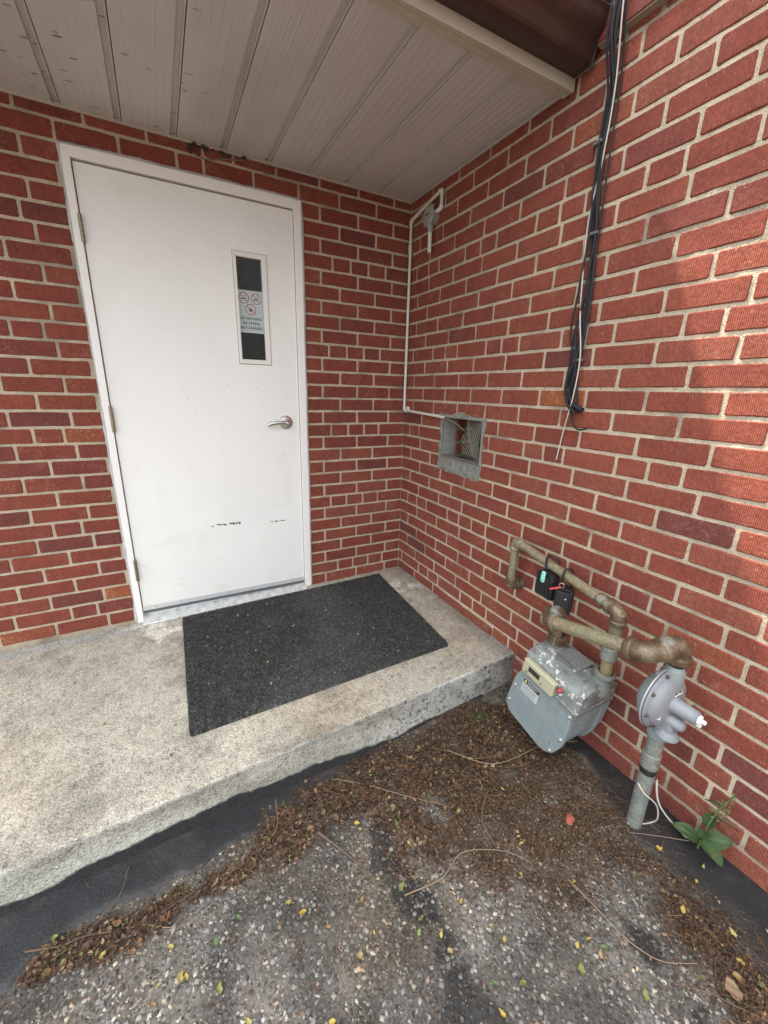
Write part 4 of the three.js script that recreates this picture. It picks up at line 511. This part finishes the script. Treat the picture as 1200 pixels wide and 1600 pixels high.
// ---------------------------------------------------------------- key lockboxes on the pipe
{
  const tagMap = (col) => mat({ c: col, roughness: .35 });
  const pipeAt = (z) => J.e1.clone().lerp(J.e2, (z - J.e1.z) / (J.e2.z - J.e1.z));
  const a = pipeAt(1.362), A = thing('key_lockbox', 'wide black key lockbox with a green tag hanging from the pipe', 'lockbox', [a.x - .012, .449, 1.364], 'key lockboxes hanging from the gas pipe', -Math.PI / 2 - .12);
  let g = extrude(roundPoly([[-.043, 0], [.043, -.004], [.046, .02], [.043, .085], [.03, .100], [-.028, .102], [-.042, .09], [-.045, .02]], .010), .03, .005, 3); g.translate(0, 0, -.005); part(A, 'case', g, blackPlastic);
  part(A, 'front_lid', extrude(roundPoly([[-.034, .01], [.034, .008], [.033, .084], [-.032, .086]], .008), .004, .0015, 2).translate(0, 0, .03), mat({ c: [.02, .02, .022], roughness: .3 }));
  const sh = (y0, w, top) => tube([[-w, y0, .008], [-w, top - .02, .008], [-w * .7, top - .004, .006], [0, top, .002], [w * .6, top - .004, -.006], [w, top - .02, -.014], [w, y0, -.014]], .0042, 36, 8);
  part(A, 'shackle', sh(.09, .021, .166), blackPlastic); part(A, 'key_tag', extrude(roundPoly([[-.008, -.046], [.008, -.046], [.009, 0], [-.009, 0]], .006), .004, .001, 2).rotateZ(-.08).translate(.004, .108, .036), tagMap([.30, .78, .58]), 'pale green plastic key tag');
  part(A, 'tag_hole', cyl(V(.0015, .070, .0405), V(.0015, .070, .0418), .003, .003, 10), darkMat);
  const b = pipeAt(1.452), B = thing('key_lockbox', 'narrow black key lockbox with a red tag hanging from the pipe', 'lockbox', [b.x - .012, .424, 1.450], 'key lockboxes hanging from the gas pipe', -Math.PI / 2 + .45);
  g = extrude(roundPoly([[-.03, .006], [.03, 0], [.032, .09], [.022, .102], [-.022, .104], [-.031, .092]], .008), .034, .005, 3); g.translate(0, 0, -.012); part(B, 'case', g, blackPlastic);
  part(B, 'front_lid', extrude(roundPoly([[-.023, .014], [.023, .01], [.022, .088], [-.022, .09]], .006), .004, .0015, 2).translate(0, 0, .027), mat({ c: [.022, .022, .024], roughness: .35 }));
  part(B, 'shackle', tube([[-.015, .09, .008], [-.015, .15, .008], [-.01, .170, .004], [0, .177, -.002], [.01, .170, -.01], [.015, .15, -.016], [.015, .09, -.016]], .0042, 36, 8), blackPlastic);
  part(B, 'steel_ring', new THREE.TorusGeometry(.009, .0018, 8, 20).translate(-.012, .112, .022), nickel);
  part(B, 'key_tag', extrude(roundPoly([[-.0035, -.048], [.0035, -.048], [.0035, 0], [-.0035, 0]], .002), .003, .001, 2).rotateZ(-1.05).rotateY(-.2).translate(-.012, .108, .026), tagMap([.62, .06, .06]), 'red plastic key tag');
  part(B, 'white_dot', lathe(V(.01, .066, .0305), V(0, 0, 1), [[0, .0025], [.0025, .002], [.0035, 0]], 10), mat({ c: [.8, .8, .8] }));
}

// ---------------------------------------------------------------- conduit and junction box
{
  const C = thing('conduit', 'thin white conduit with a round grey junction box in the wall corner', 'conduit', [-.013, 1.08, .03]), r = .0085, X = -.013, w = (g, n, m = pvcWhite) => wpart(C, n, g, m);
  w([cyl(V(X, 1.103, .022), V(X, 2.15, .022), r, r, 14)], 'pipe'); w([cyl(V(X, 1.99, .022), V(X, 2.03, .022), r * 1.35, r * 1.35, 14)], 'coupling');
  w(elbowGeo(V(X, 2.152, .022), V(0, -1, 0), V(0, .18, 1), r, 1.8), 'elbow'); w([cyl(V(X, 2.152, .022), V(X, 2.205, .315), r, r, 14)], 'pipe'); w([cyl(V(X, 2.161, .075), V(X, 2.168, .115), r * 1.35, r * 1.35, 14)], 'coupling');
  w(elbowGeo(V(X, 2.205, .315), V(0, -.17, -1), V(0, -1, 0), r, 1.8), 'elbow'); w([cyl(V(X, 2.205, .315), V(X, 2.125, .315), r, r, 14)], 'pipe'); w(elbowGeo(V(X, 2.12, .315), V(0, 1, 0), V(-.2, -.05, -1), r, 1.8), 'elbow'); w([cyl(V(X, 2.12, .315), V(-.03, 2.112, .25), r, r, 14)], 'pipe');
  const jb = V(-.002, 2.105, .243), O = V(-1, 0, 0); const b = w([lathe(jb, O, [[.040, 0], [.040, .03], [.047, .034], [.047, .044], [.040, .048], [0, .049]], 36)], 'junction_box', pvcGrey);
  wpart(b, 'box_slot', [box(-.0522, -.0505, 2.107, 2.113, .228, .258)], darkMat); for (const s of [-1, 1]) wpart(b, 'box_ear', [cyl(V(-.034, 2.105 + s * .036, .243 + s * .03), V(-.046, 2.105 + s * .036, .243 + s * .03), .008, .008, 12)], pvcGrey);
  w([cyl(V(-.03, 2.07, .246), V(-.03, 2.03, .247), .016, .0125, 16)], 'box_hub', pvcGrey); w([cyl(V(-.03, 2.04, .247), V(-.03, 1.935, .25), .0105, .0105, 16)], 'pipe');
  w(elbowGeo(V(X, 1.103, .022), V(0, 1, 0), V(0, -.05, 1), r * .9, 1.5), 'elbow'); w([cyl(V(X, 1.103, .022), V(X, 1.085, .45), r * .9, r * .9, 14)], 'pipe'); w([rbox(-.012, -.002, 1.1, 1.126, .04, .075, .004, 1), box(-.0225, -.0215, 1.09, 1.10, .04, .06)], 'pipe_clip');
}
// ---------------------------------------------------------------- cables
{
  const C = thing('cable_bundle', 'bundle of loose black cables hanging down the brick wall', 'cables', [-.02, 1.1, 1.26]), R = rng(22);
  const base = [[2.62, 1.245], [2.40, 1.25], [2.27, 1.247], [2.15, 1.242], [2.05, 1.238], [1.88, 1.240], [1.76, 1.254], [1.58, 1.27], [1.42, 1.262], [1.344, 1.262], [1.25, 1.255], [1.19, 1.265], [1.165, 1.30]];
  const offs = [[0, 0, .0052], [.011, .004, .0048], [-.008, .003, .004], [.006, .011, .0042], [-.012, .010, .0034]];
  offs.forEach(([dz, dx, r], i) => { const pts = base.map(([y, z], k) => { const fan = k < 6 ? .9 : k < 8 ? 1 : k === 9 ? .7 : 1.3; const sp = (k === 7 || k === 8) && i > 2 ? -.024 : 0; return V(-.009 - dx - .005 * R() - (y > 2.25 ? .042 : 0), y + (k === base.length - 1 ? .02 * (R() - .5) : 0), z + dz * fan + sp + .009 * (R() - .5)); }); if (i === 4) pts.splice(-1, 1, V(-.02, 1.15, 1.275), V(-.02, 1.11, 1.29), V(-.022, 1.094, 1.32), V(-.024, 1.102, 1.355)); if (i === 3) pts.splice(-2, 2, V(-.02, 1.22, 1.25), V(-.024, 1.175, 1.285), V(-.026, 1.17, 1.325)); wpart(C, 'cable', tube(pts, r, 140, 8), cableBlack); });
  wpart(C, 'cable', tube([[-.05, 2.62, 1.27], [-.05, 2.38, 1.266], [-.012, 2.2, 1.264], [-.012, 2.0, 1.266], [-.012, 1.85, 1.268], [-.014, 1.76, 1.272], [-.016, 1.7, 1.27]], .0028, 80, 6), cableBlack);
  wpart(C, 'cable', tube([[-.014, 1.56, 1.262], [-.016, 1.46, 1.236], [-.016, 1.38, 1.232], [-.016, 1.28, 1.236], [-.02, 1.2, 1.262]], .003, 60, 6), cableBlack);
  wpart(C, 'cable', tube([[-.02, 1.42, 1.272], [-.028, 1.34, 1.262], [-.034, 1.28, 1.245], [-.034, 1.22, 1.247], [-.03, 1.175, 1.268], [-.022, 1.185, 1.292], [-.02, 1.24, 1.282], [-.022, 1.30, 1.268]], .0042, 80, 8), cableBlack);
  wpart(C, 'cable', tube([[-.016, 1.40, 1.250], [-.026, 1.30, 1.238], [-.03, 1.23, 1.24], [-.03, 1.18, 1.262], [-.026, 1.155, 1.30]], .0038, 60, 8), cableBlack);
  wpart(C, 'cable_end', [cyl(V(-.02, 1.182, 1.28), V(-.024, 1.164, 1.322), .009, .010, 12)], cableBlack);
  for (const [y, z] of [[2.024, 1.215], [1.753, 1.25], [1.344, 1.262]]) wpart(C, 'cable_clip', [rbox(-.026, -.002, y - .006, y + .004, z - .012, z + .022, .002, 1), cyl(V(-.002, y, z - .018), V(-.014, y, z - .018), .004, .004, 8)], mat({ c: [.12, .115, .105], roughness: .6 }));
  single('white_cable', tube([[-.060, 2.62, 1.276], [-.060, 2.36, 1.270], [-.024, 2.149, 1.258], [-.020, 1.951, 1.246], [-.022, 1.805, 1.229], [-.022, 1.648, 1.236], [-.024, 1.501, 1.252], [-.026, 1.347, 1.281], [-.026, 1.212, 1.276], [-.016, 1.091, 1.249], [-.008, .967, 1.228]], .0024, 160, 8), cableWhite, 'thin white cable hanging in front of the black cables', 'cable');
}
// ---------------------------------------------------------------- white wires at the riser
single('white_wire', tube([[-.172, .02, 1.85], [-.165, -.005, 1.872], [-.14, -.03, 1.89], [-.112, -.07, 1.897], [-.10, -.12, 1.90], [-.095, -.152, 1.888], [-.12, -.16, 1.875], [-.17, -.158, 1.85]], .0026, 70, 6), cableWhite, 'white wire looping from the riser pipe back to its foot', 'wire');
single('white_wire', tube([[-.12, .035, 1.878], [-.125, .01, 1.885], [-.118, -.04, 1.897], [-.095, -.085, 1.915], [-.065, -.125, 1.935], [-.045, -.15, 1.955], [-.035, -.165, 1.972]], .003, 60, 6), cableWhite, 'white wire running from the riser pipe to the green plant', 'wire');

// ---------------------------------------------------------------- plant
{
  const P = thing('green_plant', 'small broad-leaved green plant with a flower spike at the wall foot', 'plant', [-.045, G0, 2.0]);
  const lm = mat({ c: [1, 1, 1], roughness: .5, map: ctex(256, 256, [1, 1], (u, v, o) => { const vein = Math.pow(Math.abs(Math.sin((v - .5) * 2 * 16)), 8), mid = sst(.035, .0, Math.abs(v - .5)); const t = .85 + .3 * (fbm(u * 8, v * 8, 3, 3, 8) - .5) - .22 * vein + .5 * mid; const dm = sst(.68, .75, fbm(u * 5, v * 3, 3, 9)) * .5; o[0] = lerp(.078, .13, dm) * t; o[1] = lerp(.135, .125, dm) * t; o[2] = .05 * t; }), bumpMap: btex(128, 128, [1, 1], (u, v) => .5 + .5 * Math.sin(v * 90)), bumpScale: .0006 });
  const leaf = (o, d, up, len, w, droop) => { const D = V(...d).normalize(), S = V().crossVectors(D, V(...up)).normalize(), N = V().crossVectors(S, D).normalize(); return grid(14, 8, (u, v) => { const t = u, wd = w * Math.pow(Math.sin(Math.PI * Math.pow(t, .85)), .7), s = (v - .5) * 2; const p = V(...o).addScaledVector(D, t * len).addScaledVector(S, s * wd).addScaledVector(N, .25 * wd * s * s - droop * t * t + .0025 * Math.sin(s * 9)); return [p.x, p.y, p.z]; }, (u, v) => [u, v]); };
  const O = [-.045, G0 + .035, 2.0]; wpart(P, 'leaf', leaf(O, [-.50, .62, -.72], [0, 1, .2], .076, .026, .026), lm); wpart(P, 'leaf', leaf([-.05, G0 + .05, 2.0], [-.35, .9, .10], [-.6, .3, .4], .066, .019, .005), lm); wpart(P, 'leaf', leaf([-.05, G0 + .055, 2.005], [-.42, .22, .72], [0, 1, 0], .080, .025, .018), lm); wpart(P, 'leaf', leaf([-.042, G0 + .06, 2.01], [-.06, .72, .70], [-.8, .4, 0], .076, .024, .018), lm); wpart(P, 'leaf', leaf([-.04, G0 + .10, 2.0], [.0, .5, .1], [-1, .2, 0], .065, .018, .0), lm);
  wpart(P, 'stem', tube([[-.042, G0, 2.0], [-.045, -.08, 2.005], [-.05, -.02, 2.012], [-.055, .05, 2.025], [-.062, .12, 2.045]], .0026, 24, 6), mat({ c: [.10, .15, .05], roughness: .7 }));
  const R = rng(18), bu = []; for (let i = 0; i < 34; i++) { const t = i / 34, c = V(lerp(-.05, -.063, t), lerp(.0, .125, t), lerp(2.018, 2.047, t)), a = R() * 6.28, l = (1 - t) * .014 + .006, d = V(Math.cos(a), .2 + .3 * R(), Math.sin(a)); const s = new THREE.IcosahedronGeometry(.0034 - .0012 * t, 0); s.scale(.8, 1.3, .8); s.translate(c.x + d.x * l, c.y + d.y * l, c.z + d.z * l); bu.push(s, cyl(c, c.clone().addScaledVector(d, l), .0007, .0007, 4)); } wpart(P, 'flower_spike', bu, mat({ c: [.13, .17, .06], roughness: .7 }));
  [leaf([-.05, -.0, 2.018], [.2, .3, .8], [0, 1, 0], .05, .006, .02), leaf([-.055, .05, 2.026], [-.2, .3, -.8], [0, 1, 0], .035, .004, .02)].forEach(a => wpart(P, 'leaf', a, lm));
}

// ---------------------------------------------------------------- leaf litter, twigs, fallen leaves
const instance = (name, geo, m, list, label) => { const I = new THREE.InstancedMesh(geo, m, list.length); const o = new THREE.Object3D(), c = new THREE.Color(); list.forEach((e, i) => { o.position.set(...e.p); o.rotation.set(...e.r); o.scale.set(...(Array.isArray(e.s) ? e.s : [e.s, e.s, e.s])); o.updateMatrix(); I.setMatrixAt(i, o.matrix); if (e.c) I.setColorAt(i, c.setRGB(...e.c)); }); I.name = numbered(name); tag(I, label, null, null, 'stuff'); shade(I); scene.add(I); return I; };
const bit = grid(4, 2, (u, v) => { const w = Math.sin(Math.PI * Math.pow(u, .8)) * .36 + .01, s = (v - .5) * 2; return [u - .5, .10 * (s * s) * (u + .2) + .12 * Math.pow((u - .4) * 2, 2), s * w * .72]; });
const strawG = (() => { const g = new THREE.CylinderGeometry(.5, .35, 1, 4, 2); g.rotateZ(Math.PI / 2); const P = g.attributes.position; for (let i = 0; i < P.count; i++) P.setY(i, P.getY(i) * .045 + .06 * (.25 - P.getX(i) ** 2)), P.setZ(i, P.getZ(i) * .045 + .05 * P.getX(i)); g.computeVertexNormals(); return g; })();
{
  const R = rng(99), bits = [], straw = []; let tries = 0;
  const brown = () => { const t = R(), k = .42 + .72 * R(); return t < .46 ? [.095 * k, .050 * k, .027 * k] : t < .64 ? [.16 * k, .080 * k, .038 * k] : t < .88 ? [.050 * k, .032 * k, .022 * k] : t < .97 ? [.28 * k, .185 * k, .10 * k] : [.15 * k, .15 * k, .05 * k]; };
  while (bits.length < 36000 && tries++ < 1600000) { const x = -1.95 + 1.95 * R(), z = 1.14 + 1.3 * R(), d = litter(x, z); if (R() > d * d * (.25 + 1.1 * sst(.3, .7, fbm(x * 16, z * 16, 3, 66))) + .020 + .09 * sst(.0, .2, d)) continue; if (x > -.004 || z < slabZ(x) + .004) continue; const fine = sst(1.48, 1.62, z) * (x > -.75 ? 1 : 0) * (z < 2 ? 1 : .4), s = lerp(.004 + .011 * R() + .016 * Math.pow(R(), 6), .0035 + .006 * R(), Math.max(fine, 1 - sst(.0, .25, d))); bits.push({ p: [x, gH(x, z) + .002 + .013 * d * R() * (1 - .6 * fine), z], r: [(R() - .5) * 1.3, R() * 6.28, (R() - .5) * 1.1], s: [s, s, s * (.7 + .6 * R())], c: brown() }); }
  tries = 0; while (straw.length < 2600 && tries++ < 300000) { const x = -1.95 + 1.95 * R(), z = 1.14 + 1.4 * R(), d = litter(x, z); if (R() > d + .02) continue; if (x > -.012 || z < slabZ(x) + .01) continue; const s = .012 + .04 * R() * R(); const k = .6 + .7 * R(); straw.push({ p: [x, gH(x, z) + .004 + .02 * d * R(), z], r: [(R() - .5) * .5, R() * 6.28, (R() - .5) * .4], s: [s, s * .8, s * .8], c: [.17 * k, .115 * k, .065 * k] }); }
  const lm = mat({ c: [1, 1, 1], roughness: .9 }); instance('leaf_litter', bit, lm, bits, 'brown drift of dead leaf bits between step, meter and asphalt'); instance('dry_straw', strawG, mat({ c: [1, 1, 1], roughness: .9 }), straw, 'fine dry stalks strewn through the dead leaves');
  // loose stones proud of the worn asphalt
  const st = new THREE.IcosahedronGeometry(1, 1); { const P = st.attributes.position; for (let i = 0; i < P.count; i++) { const n = .8 + .4 * hash(Math.round(P.getX(i) * 50), Math.round(P.getY(i) * 50) + Math.round(P.getZ(i) * 70), 3); P.setXYZ(i, P.getX(i) * n, P.getY(i) * n * .6, P.getZ(i) * n); } st.computeVertexNormals(); }
  const stones = []; for (let i = 0; i < 14000; i++) { const x = -2.4 + 2.2 * R(), z = 1.33 + 1.4 * R(); if (litter(x, z) > .35 && R() < .85) continue; if (z < along(tarEdge, x, 0) + .04 || x > along(tarEdge2, z, 1) - .01 && z > 1.4) continue; if (R() > sst(.32, .62, fbm(x * 4.5, z * 4.5, 4, 117)) + .12) continue; const s = .0018 + .0055 * Math.pow(R(), 2.8), k = .05 + .19 * Math.pow(R(), 1.5), w = R(); stones.push({ p: [x, gH(x, z) + s * .12, z], r: [0, R() * 6.28, 0], s: [s, s * .7, s * (.7 + .4 * R())], c: w < .1 ? [k * 1.15, k * .82, k * .6] : [k, k * .97, k * (.86 + .1 * R())] }); }
  instance('gravel', st, mat({ c: [1, 1, 1], roughness: .85 }), stones, 'pale small stones standing out of the worn asphalt');
}
{ // twigs that can be told apart
  const tm = mat({ c: [.15, .10, .065], roughness: .9, bumpMap: galv.bumpMap, bumpScale: .0008 }), tp = mat({ c: [.24, .165, .11], roughness: .9 });
  const tw = (pts, r, label, m = tm) => { const R = rng(Math.round(pts[0][0] * 1000)), q = pts.map((p, i) => V(p[0] + .006 * (R() - .5), gH(p[0], p[1]) + r + (p[2] || .004 + .008 * R()), p[1] + .006 * (R() - .5))); r *= .72; const g = tube(q, r, 50, 6), P = g.attributes.position, c = new THREE.CatmullRomCurve3(q, false, 'centripetal'); for (let i = 0; i < P.count; i++) { const s = Math.floor(i / 7) / 50, p = c.getPointAt(s), k = (1 - .55 * s) * (.85 + .3 * vn(s * 30, 1, 3)); P.setXYZ(i, p.x + (P.getX(i) - p.x) * k, p.y + (P.getY(i) - p.y) * k, p.z + (P.getZ(i) - p.z) * k); } g.computeVertexNormals(); const c0 = q[0].clone(); g.translate(-c0.x, -c0.y, -c0.z); const o = single('twig', g, m, label, 'twig', 'dry twigs on the ground'); o.position.copy(c0); };
  tw([[-1.10, 1.41], [-1.06, 1.48], [-1.02, 1.56]], .0062, 'short thick brown stick lying at the edge of the leaf litter');
  tw([[-1.85, 1.35], [-1.77, 1.38], [-1.73, 1.38], [-1.61, 1.42], [-1.49, 1.41], [-1.44, 1.40]], .0036, 'long curved twig along the leaf litter below the step');
  tw([[-1.63, 1.26, .02], [-1.65, 1.33, .02], [-1.72, 1.38], [-1.74, 1.41]], .0022, 'thin twig leaning over the black sealer at the left');
  tw([[-.94, 1.68], [-.82, 1.70], [-.73, 1.67], [-.60, 1.73], [-.56, 1.79]], .0030, 'pale bent twig below the bald grey patch', tp);
  tw([[-.49, 1.87], [-.48, 1.97], [-.48, 2.02], [-.44, 2.10], [-.36, 2.15]], .0028, 'long pale twig reaching towards the lower right corner', tp);
  tw([[-.48, 2.02], [-.51, 2.06], [-.55, 2.11]], .002, 'side shoot forking off the long pale twig', tp);
  tw([[-.34, 2.01], [-.37, 2.09], [-.41, 2.13], [-.5, 2.19], [-.56, 2.26]], .0025, 'reddish twig crossing the lower right leaf patch');
  tw([[-.45, 2.14], [-.39, 2.19], [-.36, 2.23], [-.30, 2.30]], .0028, 'brown twig in the lower right corner of the asphalt');
  tw([[-.52, 1.55], [-.60, 1.62], [-.62, 1.71]], .0022, 'thin twig standing between the grey patch and brick chip', tp);
  tw([[-.98, 1.26], [-.88, 1.34], [-.78, 1.44], [-.69, 1.52]], .0026, 'straight thin twig from the step to the grey patch', tp);
  tw([[-1.20, 1.25, .02], [-1.22, 1.34, .02], [-1.27, 1.38]], .002, 'fine twig rising against the black sealer strip', tp);
  tw([[-.55, 1.35, .02], [-.43, 1.48, .02], [-.14, 1.51, .02], [-.03, 1.55]], .0026, 'long curved twig lying under the gas meter', tp);
  tw([[-.5, 1.42, .02], [-.38, 1.46, .02], [-.28, 1.44, .02], [-.16, 1.40, .02]], .0022, 'reddish twig lying between step and gas meter');
  tw([[-1.29, 1.31], [-1.29, 1.37], [-1.26, 1.45]], .0024, 'short upright twig on the left end of the litter');
  tw([[-1.26, 1.67], [-1.19, 1.62], [-1.14, 1.58]], .003, 'short dark twig lying alone on the grey asphalt');
  tw([[-1.53, 1.50], [-1.48, 1.42], [-1.44, 1.41]], .0025, 'dark twig at the tail of the leaf drift');
  tw([[-1.01, 1.65], [-1.04, 1.68], [-1.07, 1.73]], .002, 'small twig in the middle of the asphalt beside a dark seam');
  tw([[-1.60, 1.42], [-1.50, 1.47], [-1.42, 1.46]], .0022, 'crossing twig near the left end of the drift', tp);
  tw([[-.05, 1.98, .012], [-.12, 1.93, .012], [-.2, 1.87, .01]], .0022, 'pale twig at the foot of the riser pipe', tp);
}
{ // yellow leaves, one by one
  const lg = grid(6, 4, (u, v) => { const w = .36 * Math.pow(Math.sin(Math.PI * Math.pow(u, .8)), .8), s = (v - .5) * 2; return [u - .5, .28 * s * s * (u + .3) + .5 * Math.pow(u - .45, 2) + .05 * Math.sin(u * 12 + s * 2), s * w * (1 + .15 * Math.sin(u * 20 + s)) + .04 * Math.sin(u * 9)]; });
  const cols = [[.40, .29, .06], [.33, .27, .08], [.18, .20, .06], [.10, .14, .05], [.25, .155, .06], [.32, .24, .12]], ms = cols.map(c => mat({ c, roughness: .6 }));
  const first = single('fallen_leaf', lg, ms[0], 'small yellow or green leaf fallen on the grey asphalt', 'leaf', 'yellow and green leaves scattered over the asphalt'); const R = rng(61);
  const spots = [[-1.79, 1.36, .026, 2], [-1.68, 1.45, .016, 1], [-1.51, 1.58, .024, 1], [-1.43, 1.64, .022, 2], [-1.43, 1.55, .02, 3], [-1.57, 1.60, .015, 4], [-1.37, 1.52, .016, 3], [-1.24, 1.55, .016, 1], [-1.21, 1.59, .018, 0], [-1.16, 1.65, .016, 4], [-1.11, 1.74, .018, 5], [-1.38, 1.73, .018, 1], [-.94, 1.66, .024, 2], [-.93, 1.75, .02, 2], [-.95, 1.77, .016, 2], [-.90, 1.80, .014, 0], [-.84, 1.94, .02, 3], [-.78, 1.97, .02, 2], [-.63, 2.02, .02, 2], [-.56, 1.99, .013, 0], [-.54, 2.02, .02, 3], [-.53, 2.12, .022, 2], [-.27, 2.07, .018, 0], [-.16, 2.05, .015, 0], [-.16, 1.95, .014, 0], [-.21, 2.16, .018, 1], [-.26, 2.20, .02, 0], [-.30, 2.21, .022, 4], [-.90, 1.84, .014, 5], [-.81, 1.77, .014, 0], [-.77, 1.85, .014, 5], [-.61, 1.80, .013, 1], [-.86, 1.57, .014, 0], [-.98, 1.44, .018, 0], [-.82, 1.69, .012, 4]];
  for (let i = 0; i < 60; i++) { const x = -1.9 + 1.85 * R(), z = 1.36 + .95 * R(); if (z > 1.34 + (x + 2.1) * .75 + .15) continue; spots.push([x, z, .009 + .008 * R(), [0, 0, 1, 4, 5, 2][Math.floor(R() * 6)]]); }
  spots.forEach(([x, z, s, k], i) => { let o = first; if (i) { o = first.clone(); o.name = numbered('fallen_leaf'); scene.add(o); } o.userData.label = ['small bright yellow leaf', 'small olive yellow leaf', 'small green yellow leaf', 'small dark green leaf', 'small orange brown leaf', 'small tan leaf'][k] + ' fallen on the grey asphalt'; o.material = ms[k]; o.position.set(x, gH(x, z) + .006 + .012 * litter(x, z), z); o.rotation.set((R() - .5) * .7, R() * 6.28, (R() - .5) * .6); o.scale.set(s * 1.15, s, s * (.7 + .4 * R())); });
  const onSlab = [[-1.86, .42], [-1.50, 1.02], [-1.72, .75], [-.42, 1.06], [-.30, 1.02], [-.62, 1.02]]; let f2 = null; onSlab.forEach(([x, z], i) => { const o = first.clone(); o.name = numbered('fallen_leaf'); o.userData = { label: 'tiny green leaf scrap lying on the bare concrete step', category: 'leaf', group: 'leaf scraps on the concrete step' }; o.material = ms[i % 2 ? 3 : 2]; o.position.set(x, slabY(x) + .005, z); o.rotation.set(.2, R() * 6.28, -.2); o.scale.setScalar(.014); scene.add(o); });
  for (let i = 0; i < 40; i++) { const o = first.clone(); o.name = numbered('fallen_leaf'); const x = -1.36 + 1.05 * R(), z = .12 + .78 * R(); o.userData = { label: 'tiny pale leaf crumb lying on the charcoal doormat', category: 'leaf', group: 'leaf crumbs on the doormat' }; o.material = ms[[5, 1, 2, 5][i % 4]]; o.position.set(x, slabY(x) + .014, z); o.rotation.set(.3 * R(), R() * 6.28, .2); o.scale.setScalar(.006 + .009 * R()); scene.add(o); }
}
{ // bits and pieces on the ground
  const R = rng(41); let g = new THREE.IcosahedronGeometry(.016, 1); { const P = g.attributes.position; for (let i = 0; i < P.count; i++) { const n = .85 + .3 * hash(Math.round(P.getX(i) * 4000), Math.round(P.getZ(i) * 4000), 2); P.setXYZ(i, P.getX(i) * n * 1.3, P.getY(i) * n * .55, P.getZ(i) * n * .8); } g.computeVertexNormals(); }
  const b = single('brick_chip', g, mat({ c: [.30, .085, .045], roughness: .9 }), 'orange red brick chip on the dirt near the riser pipe', 'brick chip'); b.position.set(-.333, gH(-.333, 1.752) + .008, 1.752); b.rotation.y = .5;
  const tufts = []; for (let i = 0; i < 420; i++) { const a = R() * 6.28, d = Math.sqrt(R()) * .036, x = -.31 + d * Math.cos(a), z = 1.262 + d * Math.sin(a) * .8; const h = .006 + .012 * R() * (1 - d / .04); const c = new THREE.ConeGeometry(.0016, h, 4); c.rotateX((R() - .5) * 1.2); c.rotateZ((R() - .5) * 1.2); c.translate(x + .31, h / 2 + .012, z - 1.262); tufts.push(c); }
  const m = single('moss_clump', merge(tufts), mat({ c: [.055, .085, .02], roughness: .95 }), 'dark green moss clump in the litter beside the step', 'moss'); m.position.set(-.31, G0, 1.262);
  const lf = grid(10, 6, (u, v) => { const w = .30 * Math.pow(Math.sin(Math.PI * Math.pow(u, .85)), .8), s = (v - .5) * 2; return [(u - .5) * .045, .004 + .014 * Math.abs(s) * s * s * .3 + .018 * Math.pow(u - .5, 2) + .003 * Math.sin(u * 14 + s * 3), s * w * .055]; });
  const d = single('dead_leaf', lf, mat({ c: [.22, .145, .09], roughness: .9 }), 'curled pale brown dead leaf in the lower right litter', 'leaf'); d.position.set(-.34, G0 + .012, 2.215); d.rotation.y = 1.0;
}
renderer.render(scene, camera);
